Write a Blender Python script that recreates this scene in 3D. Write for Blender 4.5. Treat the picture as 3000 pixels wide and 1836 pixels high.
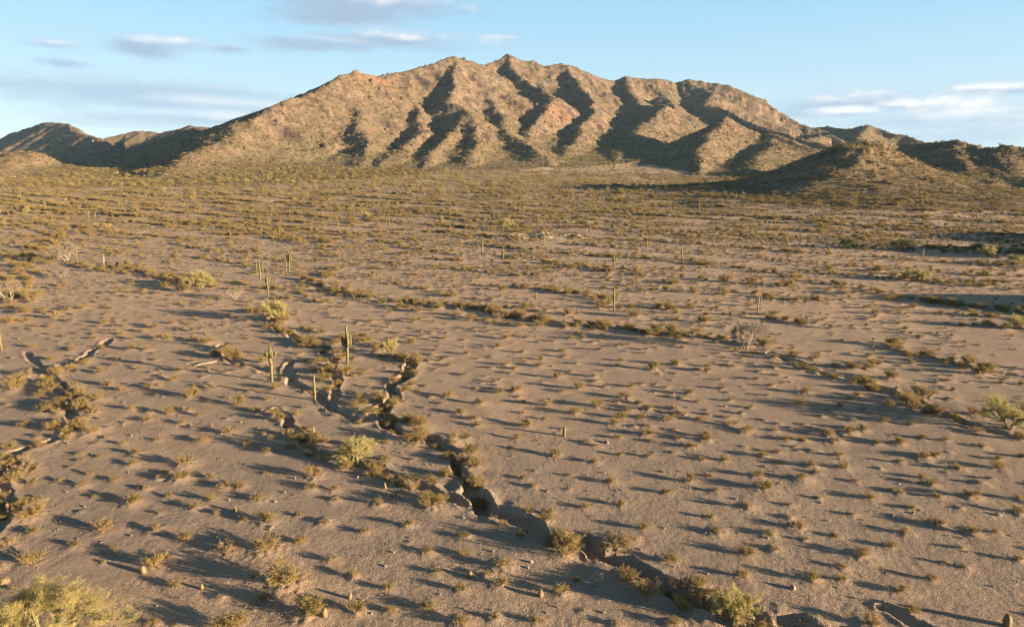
import bpy, math, random
import numpy as np
from mathutils import Vector

for _o in list(bpy.data.objects):
    bpy.data.objects.remove(_o)
SC = bpy.context.scene
COL = SC.collection
rad = math.radians

# ------------------------------------------------------------------ camera
CAMZ, FPX, CU, CV, HORIZ = 34.0, 2000.0, 1500.0, 918.0, 520.0
PITCH = math.atan((CV - HORIZ) / FPX)
cam_d = bpy.data.cameras.new('camera')
cam = bpy.data.objects.new('camera', cam_d)
COL.objects.link(cam)
cam_d.lens = 24.0
cam_d.sensor_width = 36.0
cam_d.sensor_fit = 'HORIZONTAL'
cam_d.clip_start = 0.5
cam_d.clip_end = 60000
cam.location = (0, 0, CAMZ)
cam.rotation_euler = (math.pi / 2 - PITCH, 0, 0)
SC.camera = cam

# ------------------------------------------------------------------ light
SUN_EL, SUN_AZ = 8.0, 112.0            # azimuth clockwise from +Y (the view direction)
SUN_STRENGTH, SKY_STRENGTH, EXPOSURE = 5.0, 0.05, 2.47
sun_dir = Vector((math.sin(rad(SUN_AZ)) * math.cos(rad(SUN_EL)),
                  math.cos(rad(SUN_AZ)) * math.cos(rad(SUN_EL)), math.sin(rad(SUN_EL))))
sl = bpy.data.lights.new('sun', 'SUN')
sl.energy = SUN_STRENGTH
sl.angle = rad(0.5)
sl.color = (1.0, 0.77, 0.50)
so = bpy.data.objects.new('sun', sl)
COL.objects.link(so)
so.location = (200, -80, 150)
so.rotation_euler = (-sun_dir).to_track_quat('-Z', 'Y').to_euler()

SC.view_settings.view_transform = 'Standard'
SC.view_settings.look = 'None'
SC.view_settings.gamma = 1.0
SC.view_settings.use_curve_mapping = False
SC.view_settings.exposure = EXPOSURE
SC.render.engine = 'CYCLES'
SC.cycles.use_denoising = True
SC.cycles.filter_width = 1.15
SC.cycles.max_bounces = 5
SC.cycles.diffuse_bounces = 3
SC.cycles.use_adaptive_sampling = True
SC.cycles.adaptive_threshold = 0.02


class NT:
    """small helper to write shader node trees"""
    def __init__(self, tree):
        self.t = tree
        self.t.nodes.clear()

    def node(self, kind, **props):
        n = self.t.nodes.new(kind)
        for k, v in props.items():
            setattr(n, k, v)
        return n

    def put(self, sock, val):
        if isinstance(val, bpy.types.NodeSocket):
            self.t.links.new(val, sock)
        elif val is not None:
            if isinstance(val, (tuple, list)) and len(val) == 3 and len(sock.default_value) == 4:
                val = (*val, 1.0)
            sock.default_value = val

    def math(self, op, a, b=None, c=None, clamp=False):
        n = self.node('ShaderNodeMath', operation=op, use_clamp=clamp)
        for i, v in enumerate((a, b, c)):
            if v is not None:
                self.put(n.inputs[i], v)
        return n.outputs[0]

    def ramp(self, x, lo, hi, a=0.0, b=1.0, smooth=True):
        n = self.node('ShaderNodeMapRange')
        n.interpolation_type = 'SMOOTHSTEP' if smooth else 'LINEAR'
        for k, v in zip(('Value', 'From Min', 'From Max', 'To Min', 'To Max'), (x, lo, hi, a, b)):
            self.put(n.inputs[k], v)
        return n.outputs['Result']

    def mix(self, f, a, b, mode='MIX'):
        n = self.node('ShaderNodeMix', data_type='RGBA', blend_type=mode)
        self.put(n.inputs[0], f)
        self.put(n.inputs[6], a)
        self.put(n.inputs[7], b)
        return n.outputs[2]

    def noise(self, vec, scale, detail=4, rough=0.55, lac=2.0, dist=0.0):
        n = self.node('ShaderNodeTexNoise')
        self.put(n.inputs['Vector'], vec)
        for k, v in (('Scale', scale), ('Detail', detail), ('Roughness', rough), ('Lacunarity', lac), ('Distortion', dist)):
            n.inputs[k].default_value = v
        return n.outputs['Fac']

    def comb(self, x, y, z):
        n = self.node('ShaderNodeCombineXYZ')
        for i, v in enumerate((x, y, z)):
            self.put(n.inputs[i], v)
        return n.outputs[0]


# ------------------------------------------------------------------ sky
world = bpy.data.worlds.new('World')
SC.world = world
world.use_nodes = True
world.cycles.sampling_method = 'MANUAL'
world.cycles.sample_map_resolution = 256
w = NT(world.node_tree)
sky = w.node('ShaderNodeTexSky', sky_type='NISHITA')
sky.sun_disc = False
sky.sun_elevation = rad(SUN_EL)
sky.sun_rotation = rad(SUN_AZ)
sky.altitude = 400
sky.air_density = 1.0
sky.dust_density = 0.6
sky.ozone_density = 1.6
tc = w.node('ShaderNodeTexCoord')
sep = w.node('ShaderNodeSeparateXYZ')
w.put(sep.inputs[0], tc.outputs['Generated'])
dx, dy, dz = sep.outputs
az = w.math('ARCTAN2', dx, dy)
hyp = w.math('SQRT', w.math('ADD', w.math('MULTIPLY', dx, dx), w.math('MULTIPLY', dy, dy)))
el = w.math('ARCTAN2', dz, hyp)
streak = w.comb(w.math('MULTIPLY', az, 1.0), w.math('MULTIPLY', el, 4.0), 0.3)
n1 = w.noise(streak, 9.0, 5, 0.6)
n2 = w.noise(w.comb(az, w.math('MULTIPLY', el, 2.2), 5.1), 34.0, 5, 0.65)
nn = w.math('ADD', w.math('MULTIPLY', w.math('SUBTRACT', n1, 0.5), 2.2), w.math('MULTIPLY', w.math('SUBTRACT', n2, 0.5), 1.5))


def px_dir(u, v):
    a, b = (u - CU) / FPX, (CV - v) / FPX
    y, z = math.cos(PITCH) + math.sin(PITCH) * b, math.cos(PITCH) * b - math.sin(PITCH)
    return math.atan2(a, y), math.atan2(z, math.hypot(a, y))


# (u, v, half width, half height, opacity, whiteness)
CLOUDS = [(1000, 30, 210, 52, 1.0, .2), (1200, 14, 200, 34, .95, .75), (920, 132, 200, 22, .85, .3), (1150, 116, 240, 30, 1.0, .75),
          (1450, 110, 75, 9, .6, 1.0), (415, 146, 90, 26, .95, 0.0), (520, 124, 115, 19, .8, 1.0), (665, 143, 60, 13, .85, .5),
          (200, 188, 70, 13, .75, 0.0), (165, 128, 75, 13, .7, 1.0), (430, 285, 460, 50, .7, .2), (60, 250, 210, 24, .65, .2), (540, 350, 300, 26, .65, .6), (660, 305, 220, 20, .55, .9),
          (2560, 302, 280, 42, .9, .7), (2740, 306, 170, 32, 1.0, 1.0), (2910, 262, 160, 20, .95, .85), (2490, 328, 95, 18, .9, 1.0),
          (2325, 332, 85, 17, .7, 0.0), (2850, 352, 380, 42, .7, .7), (2760, 402, 380, 32, .55, .3)]
dens = None
white = None
azel = w.comb(az, el, 0.0)
nnc = w.math('MULTIPLY', nn, 0.7)
nnc1 = w.math('ADD', nnc, 1.0)


def vmath(op, a, b):
    n = w.node('ShaderNodeVectorMath', operation=op)
    w.put(n.inputs[0], a)
    if b is not None:
        w.put(n.inputs[1], b)
    return n


for (cu, cv, hw, hh, op, wh) in CLOUDS:
    q = vmath('MULTIPLY', vmath('SUBTRACT', azel, (*px_dir(cu, cv), 0.0)).outputs[0], (FPX / hw, FPX / hh, 0.0)).outputs[0]
    e = w.math('SUBTRACT', nnc1, vmath('LENGTH', q, None).outputs['Value'])
    d = w.ramp(e, -0.3, 0.8, 0.0, op)
    # sunlit side of each cloud is its upper right
    lift = w.math('ADD', vmath('DOT_PRODUCT', q, (0.3, 1.0, 0.0)).outputs['Value'], nnc)
    wv = w.math('MULTIPLY', d, w.ramp(lift, 0.9 - 1.6 * wh, 1.7 - 1.3 * wh))
    dens = d if dens is None else w.math('MAXIMUM', dens, d)
    white = wv if white is None else w.math('MAXIMUM', white, wv)
# the same thin streaks everywhere else in the sky
gen = w.math('MULTIPLY', w.ramp(w.noise(streak, 5.0, 6, 0.6), 0.56, 0.78), w.ramp(w.math('ABSOLUTE', az), 0.7, 0.95, 0.0, 0.6))
dens = w.math('MAXIMUM', dens, gen)
white = w.math('MAXIMUM', white, w.math('MULTIPLY', gen, 0.5))
grad = w.mix(w.ramp(el, 0.0, 0.30, smooth=False), (2.7, 3.2, 3.5), (1.05, 2.42, 3.5))
base = w.mix(w.ramp(el, 0.25, 0.75, 0.86, 0.0), sky.outputs[0], grad)
ccol = w.mix(white, (1.5, 2.0, 2.65), (4.1, 4.0, 3.9))
skyc = w.mix(dens, base, ccol)
bg = w.node('ShaderNodeBackground')
w.put(bg.inputs[0], skyc)
bg.inputs[1].default_value = SKY_STRENGTH
wo = w.node('ShaderNodeOutputWorld')
w.t.links.new(bg.outputs[0], wo.inputs[0])

# ------------------------------------------------------------------ noise
_rs = np.random.RandomState(7)
PERM = np.concatenate([_rs.permutation(512)] * 2)
_ga = _rs.uniform(0, 2 * np.pi, 512)
GX, GY = np.cos(_ga), np.sin(_ga)


def gnoise(x, y, seed=0):
    x = np.asarray(x, float) + seed * 17.31
    y = np.asarray(y, float) - seed * 9.77
    xi = np.floor(x).astype(np.int64)
    yi = np.floor(y).astype(np.int64)
    xf, yf = x - xi, y - yi
    u = xf * xf * xf * (xf * (xf * 6 - 15) + 10)
    v = yf * yf * yf * (yf * (yf * 6 - 15) + 10)

    def g(ix, iy, fx, fy):
        h = PERM[(PERM[ix & 511] + iy) & 511]
        return GX[h] * fx + GY[h] * fy
    a = g(xi, yi, xf, yf)
    b = g(xi + 1, yi, xf - 1, yf)
    c = g(xi, yi + 1, xf, yf - 1)
    d = g(xi + 1, yi + 1, xf - 1, yf - 1)
    return ((a * (1 - u) + b * u) * (1 - v) + (c * (1 - u) + d * u) * v) * 1.45


def fbm(x, y, octv=4, seed=0, gain=0.5):
    s, a = 0, 1.0
    for i in range(octv):
        s = s + a * gnoise(x * 2 ** i, y * 2 ** i, seed + i)
        a *= gain
    return s


def ridged(x, y, octv=4, seed=0, gain=0.5):
    s, a = 0, 1.0
    for i in range(octv):
        s = s + a * (1 - 2 * np.abs(gnoise(x * 2 ** i, y * 2 ** i, seed + i)))
        a *= gain
    return s


def sstep(a, b, x):
    t = np.clip((x - a) / (b - a), 0, 1)
    return t * t * (3 - 2 * t)


# ------------------------------------------------------------------ lay of the land
SP, CP = math.sin(PITCH), math.cos(PITCH)


def pix(u, v, Y):
    """the point Y metres ahead of the viewpoint, seen in direction (u, v)"""
    a, b = (u - CU) / FPX, (CV - v) / FPX
    t = Y / (CP + SP * b)
    return (a * t, Y, CAMZ + (CP * b - SP) * t)


def to_px(x, y, z):
    zz = np.asarray(z) - CAMZ
    f = np.asarray(y) * CP - zz * SP
    up = np.asarray(y) * SP + zz * CP
    return CU + FPX * np.asarray(x) / f, CV - FPX * up / f


def plain(x, y):
    """the outwash slope that climbs gently towards the mountain"""
    t = np.clip(y - 150, 0, 1150)
    return 0.00222 * t ** 1.48 * (1 - 0.28 * sstep(-40, 280, x) * sstep(1080, 760, y) - 0.32 * sstep(-120, -520, x) * sstep(520, 1000, y) - 0.06 * sstep(600, 900, y)) + np.clip(y - 1300, 0, 900) * 0.03


def Z2(x, y):
    return 900 + x / 2.464, 100 + y / 2.464


def Z3(x, y):
    return 1900 + x / 2.24, 200 + y / 2.24


def Z1(x, y):
    return x / 2.464, 100 + y / 2.464


def DS(x, y):
    return x * 1.2175, y * 1.2175


RIDGES = []          # (which hill, steepness, points)


def ridge(hill, k, f, pts, rnd=8.0):
    def deep(D):                      # how far back the range reaches
        return D if D < 1000 else 1000 + (D - 1000) * 1.22
    P = [np.array(pix(*f(p[0], p[1]), deep(p[2]))) for p in pts]
    a = P[-1][2] - plain(0, P[-1][1])
    if a > 5 and P[-1][1] < P[0][1] - 100:          # let spurs run out on to the plain
        d = P[-1][:2] - P[-2][:2]
        d = d / np.hypot(*d)
        d = d * 0.6 + np.array([0, -0.4])
        for fr, q in ((0.45, 0.42), (1.0, 0.06)):
            e = P[len(pts) - 1][:2] + d * a / 0.3 * fr
            P.append(np.array([e[0], e[1], plain(0, e[1]) + a * q]))
    RIDGES.append((hill, k, np.array(P), rnd))


M, LH, SH, NH, RH, EH = range(6)
# main skyline
ridge(M, .60, DS, [(593, 292, 1066), (650, 264, 1107), (700, 242, 1156), (760, 220, 1213), (800, 197, 1262), (845, 174, 1344), (900, 185, 1410),
               (960, 175, 1459), (1030, 160, 1508), (1080, 141, 1557), (1110, 142, 1590), (1160, 160, 1700), (1190, 151, 1770), (1220, 132, 1800),
               (1250, 146, 1810), (1310, 159, 1820), (1350, 155, 1840), (1380, 161, 1860), (1430, 186, 1890), (1480, 198, 1920), (1510, 189, 1935),
               (1580, 191, 1950), (1620, 200, 1960), (1660, 193, 1960), (1700, 201, 1950), (1750, 206, 1930), (1790, 221, 1910), (1840, 241, 1890),
               (1880, 271, 1870), (1930, 301, 1840), (2000, 320, 1800)], 5)
ridge(M, .5, Z1, [(1780, 630, 1066), (1640, 730, 1010), (1500, 820, 955), (1400, 890, 905), (1330, 940, 865)], 12)
ridge(M, .56, Z2, [(340, 270, 1355), (305, 440, 1270), (360, 580, 1190), (420, 720, 1110), (430, 830, 1040)])
ridge(M, .7, Z2, [(700, 275, 1520), (680, 440, 1410), (760, 500, 1350), (815, 560, 1290), (795, 640, 1230), (850, 700, 1180), (760, 780, 1110), (600, 900, 1010)])
ridge(M, .76, Z2, [(1060, 170, 1570), (1068, 320, 1450), (1022, 490, 1340), (1110, 535, 1300), (1160, 580, 1260), (1090, 660, 1200), (1010, 760, 1120), (900, 860, 1030)])
ridge(M, .56, Z2, [(1160, 580, 1260), (1230, 680, 1180), (1230, 780, 1110), (1170, 880, 1030)])
ridge(M, .68, Z2, [(1190, 205, 1640), (1250, 380, 1510), (1340, 480, 1430), (1440, 600, 1340), (1430, 680, 1260), (1475, 750, 1170), (1600, 810, 1110), (1720, 880, 1050)])
ridge(M, .8, Z2, [(1440, 150, 1800), (1480, 240, 1720), (1540, 325, 1640), (1640, 380, 1580), (1790, 455, 1500), (1720, 540, 1420), (1650, 640, 1330), (1590, 720, 1250)])
ridge(M, .8, Z2, [(1840, 220, 1850), (1950, 350, 1710), (2060, 470, 1580), (2060, 585, 1450), (1970, 680, 1340), (1930, 780, 1240), (1860, 850, 1150)])
ridge(M, .56, Z2, [(2290, 310, 1930), (2330, 420, 1800), (2420, 520, 1640), (2580, 520, 1540), (2440, 640, 1400), (2330, 760, 1280), (2240, 870, 1160), (2200, 950, 1070)])
ridge(M, .58, Z3, [(250, 78, 1960), (330, 130, 1900), (420, 165, 1850), (370, 235, 1770), (520, 280, 1690), (620, 340, 1600), (820, 420, 1500), (1000, 470, 1400), (1160, 510, 1300), (1340, 545, 1200)])
ridge(M, .56, Z3, [(90, 190, 1800), (180, 260, 1700), (90, 330, 1600)])
ridge(M, .74, Z3, [(510, 332, 1250), (420, 410, 1170), (360, 500, 1090), (330, 600, 1010), (322, 690, 940)])
ridge(M, .56, Z3, [(510, 332, 1250), (640, 400, 1240), (780, 440, 1230), (940, 485, 1180), (1100, 545, 1120)])
ridge(M, .58, Z3, [(780, 445, 1230), (850, 510, 1130), (720, 590, 1030), (660, 650, 970)])
ridge(M, .6, Z3, [(1000, 480, 1400), (1180, 440, 1500), (1290, 480, 1440), (1420, 560, 1350)])
# unseen back ridge, added behind the left summits to shade the left hill
ridge(M, .5, lambda x, y: (x, y), [(985, 232, 1560), (1029, 216, 1580), (1096, 227, 1610), (1169, 217, 1640), (1254, 200, 1670), (1330, 182, 1700)])
# far low ridges, left and right
ridge(LH, .5, Z1, [(1690, 655, 2185), (1600, 682, 2185), (1450, 672, 2195), (1350, 665, 2215), (1250, 702, 2215), (1150, 717, 2225), (1050, 700, 2235), (900, 712, 2235), (730, 766, 2185)])
ridge(LH, .5, Z1, [(1380, 690, 1480), (1250, 742, 1410), (1100, 822, 1320), (1000, 880, 1250), (880, 892, 1190), (815, 955, 1110)])
ridge(LH, .78, Z1, [(-300, 800, 2260), (-120, 790, 2180), (0, 762, 2107), (150, 702, 2049), (260, 662, 2005), (360, 640, 1967), (480, 652, 1902), (560, 702, 1820), (640, 735, 1755), (720, 767, 1697), (850, 850, 1574)])
ridge(SH, .35, Z1, [(-250, 900, 960), (-60, 895, 960), (60, 870, 955), (130, 852, 950), (280, 862, 950), (400, 912, 950), (480, 945, 950)])
ridge(RH, .55, Z3, [(1000, 430, 1950), (1110, 392, 1900), (1180, 387, 1880), (1250, 402, 1850), (1330, 402, 1800), (1440, 382, 1720), (1500, 392, 1700), (1600, 432, 1660), (1690, 447, 1640), (1800, 482, 1600), (1900, 520, 1560), (2500, 540, 1500)])
ridge(RH, .55, Z3, [(1440, 382, 1720), (1380, 440, 1600), (1400, 520, 1480)])
# the dark rocky hill near the right and the ridge behind it
ridge(NH, .58, Z3, [(1320, 530, 600), (1395, 530, 623), (1470, 498, 653), (1560, 545, 668), (1680, 610, 684)])
ridge(NH, .55, Z3, [(1320, 530, 600), (1240, 610, 582), (1130, 700, 566), (1010, 770, 556)])
ridge(NH, .5, Z3, [(1320, 530, 600), (1390, 630, 578), (1450, 720, 560), (1490, 780, 550)])
ridge(NH, .5, Z3, [(1470, 498, 653), (1590, 590, 625), (1700, 690, 596), (1790, 770, 570)])
ridge(RH, .5, Z3, [(1640, 540, 880), (1710, 508, 872), (1870, 502, 853), (2000, 502, 835), (2100, 515, 826), (2200, 530, 807), (2330, 530, 789), (2464, 540, 771), (2620, 620, 734)])
ridge(RH, .5, Z3, [(2000, 502, 835), (2080, 600, 761), (2120, 700, 697), (2230, 800, 634)])
ridge(RH, .5, Z3, [(2330, 530, 789), (2400, 640, 715), (2500, 760, 642)])
# a low hill just past the right edge, which shades the plain
EAST_HILL = [(266, 262, 16, 44, 27), (218, 150, 17, 46, 24), (330, 300, 20, 50, 40)]


def seg_dist(px, py, P):
    """distance to a polyline, crest height there and arc length there"""
    best = np.full(px.shape, 1e9)
    zc = np.zeros(px.shape)
    sc = np.zeros(px.shape)
    s0 = 0.0
    for a, b in zip(P[:-1], P[1:]):
        d = b[:2] - a[:2]
        L = math.hypot(*d)
        t = np.clip(((px - a[0]) * d[0] + (py - a[1]) * d[1]) / (L * L), 0, 1)
        q = np.hypot(px - a[0] - t * d[0], py - a[1] - t * d[1])
        m = q < best
        best = np.where(m, q, best)
        zc = np.where(m, a[2] + t * (b[2] - a[2]), zc)
        sc = np.where(m, s0 + t * L, sc)
        s0 += L
    return best, zc, sc


def hills(x, y):
    """height of the mountains above the plain and which hill it is"""
    out = np.zeros(x.shape)
    who = np.full(x.shape, -1)
    far = (y > 150)
    X, Y = x[far], y[far]
    if X.size:
        g = plain(X, Y)
        w1 = fbm(X / 90, Y / 90, 3, 3) * 9
        w2 = fbm(X / 90, Y / 90, 3, 11) * 9
        Xw, Yw = X + w1, Y + w2
        h = np.zeros(X.shape)
        wh = np.full(X.shape, -1)
        for i, (hill, k, P, rnd) in enumerate(RIDGES):
            reach = 520
            m = (Xw > P[:, 0].min() - reach) & (Xw < P[:, 0].max() + reach) & (Yw > P[:, 1].min() - reach) & (Yw < P[:, 1].max() + reach)
            if not m.any():
                continue
            d, zc, s = seg_dist(Xw[m], Yw[m], P)
            A = np.maximum(zc - g[m], 2.0)
            # side ribs running down from the crest
            rib = gnoise(s / 34 + i * 13.7, d / 160, 21 + i) * np.minimum(d, 80) * 0.17
            rib += gnoise(s / 13 + i * 5.1, d / 70, 51 + i) * np.minimum(d, 26) * 0.12
            d2 = np.maximum(d + rib, 0)
            d2 = np.sqrt(d2 * d2 + rnd * rnd) - rnd
            lin = np.maximum(A - k * d2, 0)
            con = A * np.exp(-k * 1.25 * d2 / A)
            hh = 0.35 * lin + 0.65 * con
            hh = np.maximum(hh, 0.24 * np.minimum(A, 110) * np.exp(-(d2 / np.minimum(230, 50 + 1.9 * A)) ** 2))
            hh = np.where(d2 > 380, hh * sstep(520, 380, d2), hh)
            cur = h[m]
            w_ = wh[m]
            # soft union keeps valley floors rounded
            kk = 9.0 + 12 * sstep(40, 5, np.maximum(hh, cur))
            e = np.clip(1 - np.abs(hh - cur) / kk, 0, 1)
            new = np.maximum(hh, cur) + 0.25 * kk * e * e * np.minimum(1, np.minimum(hh, cur) / 8)
            wh[m] = np.where(hh > cur, hill, w_)
            h[m] = new
        rough = sstep(3, 45, h)
        h = h + rough * (ridged(X / 46, Y / 46, 4, 31, 0.55) - 0.6) * 2.5 + rough * (ridged(X / 15, Y / 15, 2, 37) - .4) * 0.9 + rough * fbm(X / 7, Y / 7, 2, 41) * 0.6
        # stepped rock bands high on the hills
        rb = sstep(0.12, 0.5, gnoise(X / 120, Y / 120, 61) + (h - 120) / 420) * rough
        st = h / 9.0 + fbm(X / 60, Y / 60, 2, 71)
        fr = st - np.floor(st)
        h = h + rb * (sstep(0.55, 0.95, fr) - fr) * 1.8
        crag = np.maximum(0, gnoise(X / 24, Y / 24, 81) + 0.55 * gnoise(X / 11, Y / 11, 83) - 0.42) * rb
        h = h + crag * 13
        h = np.maximum(h, 0) * sstep(200, 460, Y)
        out[far] = h
        who[far] = wh
    for i, (cx, cy, hh, sx, sy) in enumerate(EAST_HILL):
        d = ((x - cx) / sx) ** 2 + ((y - cy) / sy) ** 2
        m = d < 9
        if m.any():
            b = hh * np.exp(-d[m] * 0.9) + sstep(9, 0, d[m]) * fbm(x[m] / 16, y[m] / 16, 3, 91) * 0.5
            b = np.maximum(b, 0) * sstep(9, 5, d[m])
            out[m] = np.maximum(out[m], b)
            who[m] = np.where(b > 1.0, EH, who[m])
    return out, who


# ------------------------------------------------------------------ gullies and dry washes (traced on the plain)
def flat_hit(u, v):
    lo = np.full(np.shape(u), 30.0)
    u = np.asarray(u, float)
    v = np.asarray(v, float)
    a, b = (u - CU) / FPX, (CV - v) / FPX
    ys = np.exp(np.linspace(math.log(28), math.log(1100), 700))
    t = ys[None, :] / (CP + SP * b[:, None])
    z = CAMZ + (CP * b[:, None] - SP) * t
    under = z < plain(0, ys)[None, :]
    idx = np.where(under.any(1), under.argmax(1), len(ys) - 1)
    idx = np.maximum(idx, 1)
    z0, z1 = z[np.arange(len(u)), idx - 1], z[np.arange(len(u)), idx]
    p0, p1 = plain(0, ys[idx - 1]), plain(0, ys[idx])
    f = np.clip((z0 - p0) / ((z0 - p0) - (z1 - p1) + 1e-9), 0, 1)
    yy = ys[idx - 1] + f * (ys[idx] - ys[idx - 1])
    return a * yy / (CP + SP * b), yy


GULLY = []           # points in the plan, half width, depth


def gully(hw, dep, pts, scale=1.2175):
    p = np.array(pts, float) * scale
    x, y = flat_hit(p[:, 0], p[:, 1])
    P = np.stack([x, y, np.zeros_like(x)], 1)
    GULLY.append((hw, dep, P))


gully(.8, 1.1, [(990, 862), (985, 890), (950, 925), (935, 965), (918, 1000), (950, 1035), (1030, 1058), (1090, 1085), (1110, 1125), (1130, 1175), (1165, 1222), (1215, 1240), (1270, 1262), (1330, 1290), (1385, 1288), (1430, 1325)])
gully(.95, 1.3, [(1430, 1325), (1500, 1352), (1545, 1390), (1620, 1420), (1690, 1450), (1760, 1470), (1850, 1488), (1930, 1505), (2100, 1550)])
gully(.62, .7, [(905, 1000), (860, 1015), (800, 985), (770, 950), (735, 940), (690, 905), (700, 870)])
gully(.6, .65, [(660, 985), (690, 1015), (715, 1050), (745, 1080), (790, 1092), (850, 1108), (930, 1140), (1000, 1160), (1060, 1190), (1125, 1215), (1165, 1222)])
gully(1.0, .9, [(1165, 1222), (1130, 1185)])
gully(.6, .5, [(270, 815), (225, 845), (190, 868), (130, 880), (115, 905), (150, 935), (178, 975), (172, 1005), (150, 1050), (90, 1075), (40, 1090), (12, 1130), (15, 1180), (5, 1240), (-30, 1300)])
gully(.6, .5, [(60, 850), (95, 880), (140, 925)])
gully(.6, .6, [(640, 745), (655, 780), (700, 810), (770, 830), (800, 870), (810, 930), (800, 985)])
gully(.7, .55, [(530, 830), (560, 870), (640, 890), (700, 905)])
gully(.75, .8, [(1850, 850), (1905, 868), (1985, 900), (2050, 910), (2120, 930), (2190, 955), (2250, 990), (2330, 1020), (2420, 1045), (2520, 1060)])
gully(.8, .9, [(2120, 835), (2200, 855), (2290, 875), (2380, 895), (2480, 905)])
gully(.8, .5, [(740, 678), (830, 705), (930, 722), (1030, 735), (1130, 742), (1230, 762), (1330, 782), (1450, 790), (1560, 800), (1680, 812), (1760, 812)])
gully(.45, .3, [(2120, 1465), (2170, 1485), (2230, 1515)])
# trail: bare strip
TRAIL = []
for pts in ([(1355, 1096), (1480, 1112), (1620, 1122), (1760, 1138), (1940, 1152)], [(2210, 1185), (2330, 1196), (2540, 1218), (2700, 1230)]):
    p = np.array(pts, float)
    x, y = flat_hit(p[:, 0], p[:, 1])
    TRAIL.append(np.stack([x, y, np.zeros_like(x)], 1))
MOUNDS = []          # x, y, radius, height


def near_relief(x, y):
    """carved gullies and the small swells of the plain; also a sand mask"""
    h = np.zeros(x.shape)
    sand = np.zeros(x.shape)
    n = y < 520
    X, Y = x[n], y[n]
    if X.size:
        fade = sstep(520, 300, Y)
        hh = (fbm(X / 14, Y / 14, 3, 5) * 0.085 + fbm(X / 2.6, Y / 2.6, 2, 6) * 0.028) * fade
        hh = hh + sstep(160, 90, Y) * fbm(X / .6, Y / .6, 2, 8) * 0.02
        ss = sstep(0.25, 0.9, fbm(X / 9, Y / 9, 3, 9)) * 0.25
        for i, (hw, dep, P) in enumerate(GULLY):
            m = (X > P[:, 0].min() - 9) & (X < P[:, 0].max() + 9) & (Y > P[:, 1].min() - 9) & (Y < P[:, 1].max() + 9)
            if not m.any():
                continue
            xm, ym = X[m], Y[m]
            wx = fbm(xm / 6, ym / 6, 3, 101 + i, .4) * 0.9
            wy = fbm(xm / 6, ym / 6, 3, 111 + i, .4) * 0.9
            d, _, s = seg_dist(xm + wx, ym + wy, P)
            d = d + fbm(xm / 1.1, ym / 1.1, 2, 131) * 0.16
            wv = hw * (0.95 + 0.35 * gnoise(s / 7, 0 * s + i * 3.3, 121))
            dv = dep * (0.95 + 0.3 * gnoise(s / 11, 0 * s + i * 1.7, 122))
            c = dv * sstep(wv * 1.55, wv * 0.5, d)
            apron = 0.18 * dep * np.exp(-(d / (hw * 3.2)) ** 2) * (0.6 + gnoise(xm / 2.5, ym / 2.5, 123))
            lip = 0.12 * np.exp(-((d - wv * 1.6) / 0.5) ** 2)
            bank = sstep(wv * 2.2, wv * 1.0, d) * sstep(wv * .25, wv * .7, d)
            crumb = bank * fbm(xm / .8, ym / .8, 3, 151) * 0.07
            hh[m] = np.minimum(hh[m] - apron, hh[m] - c) + crumb + lip * (c < 0.05)
            ss[m] = np.maximum(ss[m], np.maximum(sstep(wv * 1.0, wv * 0.4, d), 0.3 * sstep(wv * 2.2, wv * 1.2, d)))
        for P in TRAIL:
            m = (X > P[:, 0].min() - 3) & (X < P[:, 0].max() + 3) & (Y > P[:, 1].min() - 3) & (Y < P[:, 1].max() + 3)
            if m.any():
                d, _, s = seg_dist(X[m] + fbm(X[m] / 5, Y[m] / 5, 2, 141) * .5, Y[m] + fbm(X[m] / 5, Y[m] / 5, 2, 142) * .5, P)
                ss[m] = np.maximum(ss[m], sstep(.34, .12, d) * 0.8)
                hh[m] -= sstep(.3, .1, d) * 0.03
        h[n] = hh
        sand[n] = ss
    return h, sand


def land(x, y):
    x = np.asarray(x, float)
    y = np.asarray(y, float)
    m, who = hills(x, y)
    r, sand = near_relief(x, y)
    far_swell = sstep(250, 450, y) * fbm(x / 45, y / 45, 3, 15) * 0.7
    return plain(x, y) + m + r + far_swell, m, who, sand


def mounds_at(x, y):
    s = np.zeros(len(x))
    if MOUNDS:
        A = np.array(MOUNDS)
        for i in range(len(x)):
            d2 = (A[:, 0] - x[i]) ** 2 + (A[:, 1] - y[i]) ** 2
            m = d2 < (A[:, 2] * 3) ** 2
            if m.any():
                s[i] = (A[m, 3] * np.exp(-d2[m] / A[m, 2] ** 2)).max()
    return s


def hit(u, v, ymin=28, ymax=1400):
    """where the line of sight (u, v) meets the land"""
    u = np.atleast_1d(np.asarray(u, float))
    v = np.atleast_1d(np.asarray(v, float))
    a, b = (u - CU) / FPX, (CV - v) / FPX
    ys = np.exp(np.linspace(math.log(ymin), math.log(ymax), 420))
    t = ys[None, :] / (CP + SP * b[:, None])
    z = CAMZ + (CP * b[:, None] - SP) * t
    xx = a[:, None] * t
    yy = np.broadcast_to(ys[None, :], xx.shape)
    hh = plain(xx.ravel(), yy.ravel()) + hills(xx.ravel(), yy.ravel())[0]
    under = z < hh.reshape(z.shape)
    idx = np.maximum(np.where(under.any(1), under.argmax(1), len(ys) - 1), 1)
    k = np.arange(len(u))
    H = hh.reshape(z.shape)
    e0, e1 = z[k, idx - 1] - H[k, idx - 1], z[k, idx] - H[k, idx]
    f = np.clip(e0 / (e0 - e1 + 1e-9), 0, 1)
    Y = ys[idx - 1] + f * (ys[idx] - ys[idx - 1])
    return a * Y / (CP + SP * b), Y


# ------------------------------------------------------------------ materials
def material(name):
    m = bpy.data.materials.new(name)
    m.use_nodes = True
    return m, NT(m.node_tree)


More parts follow.
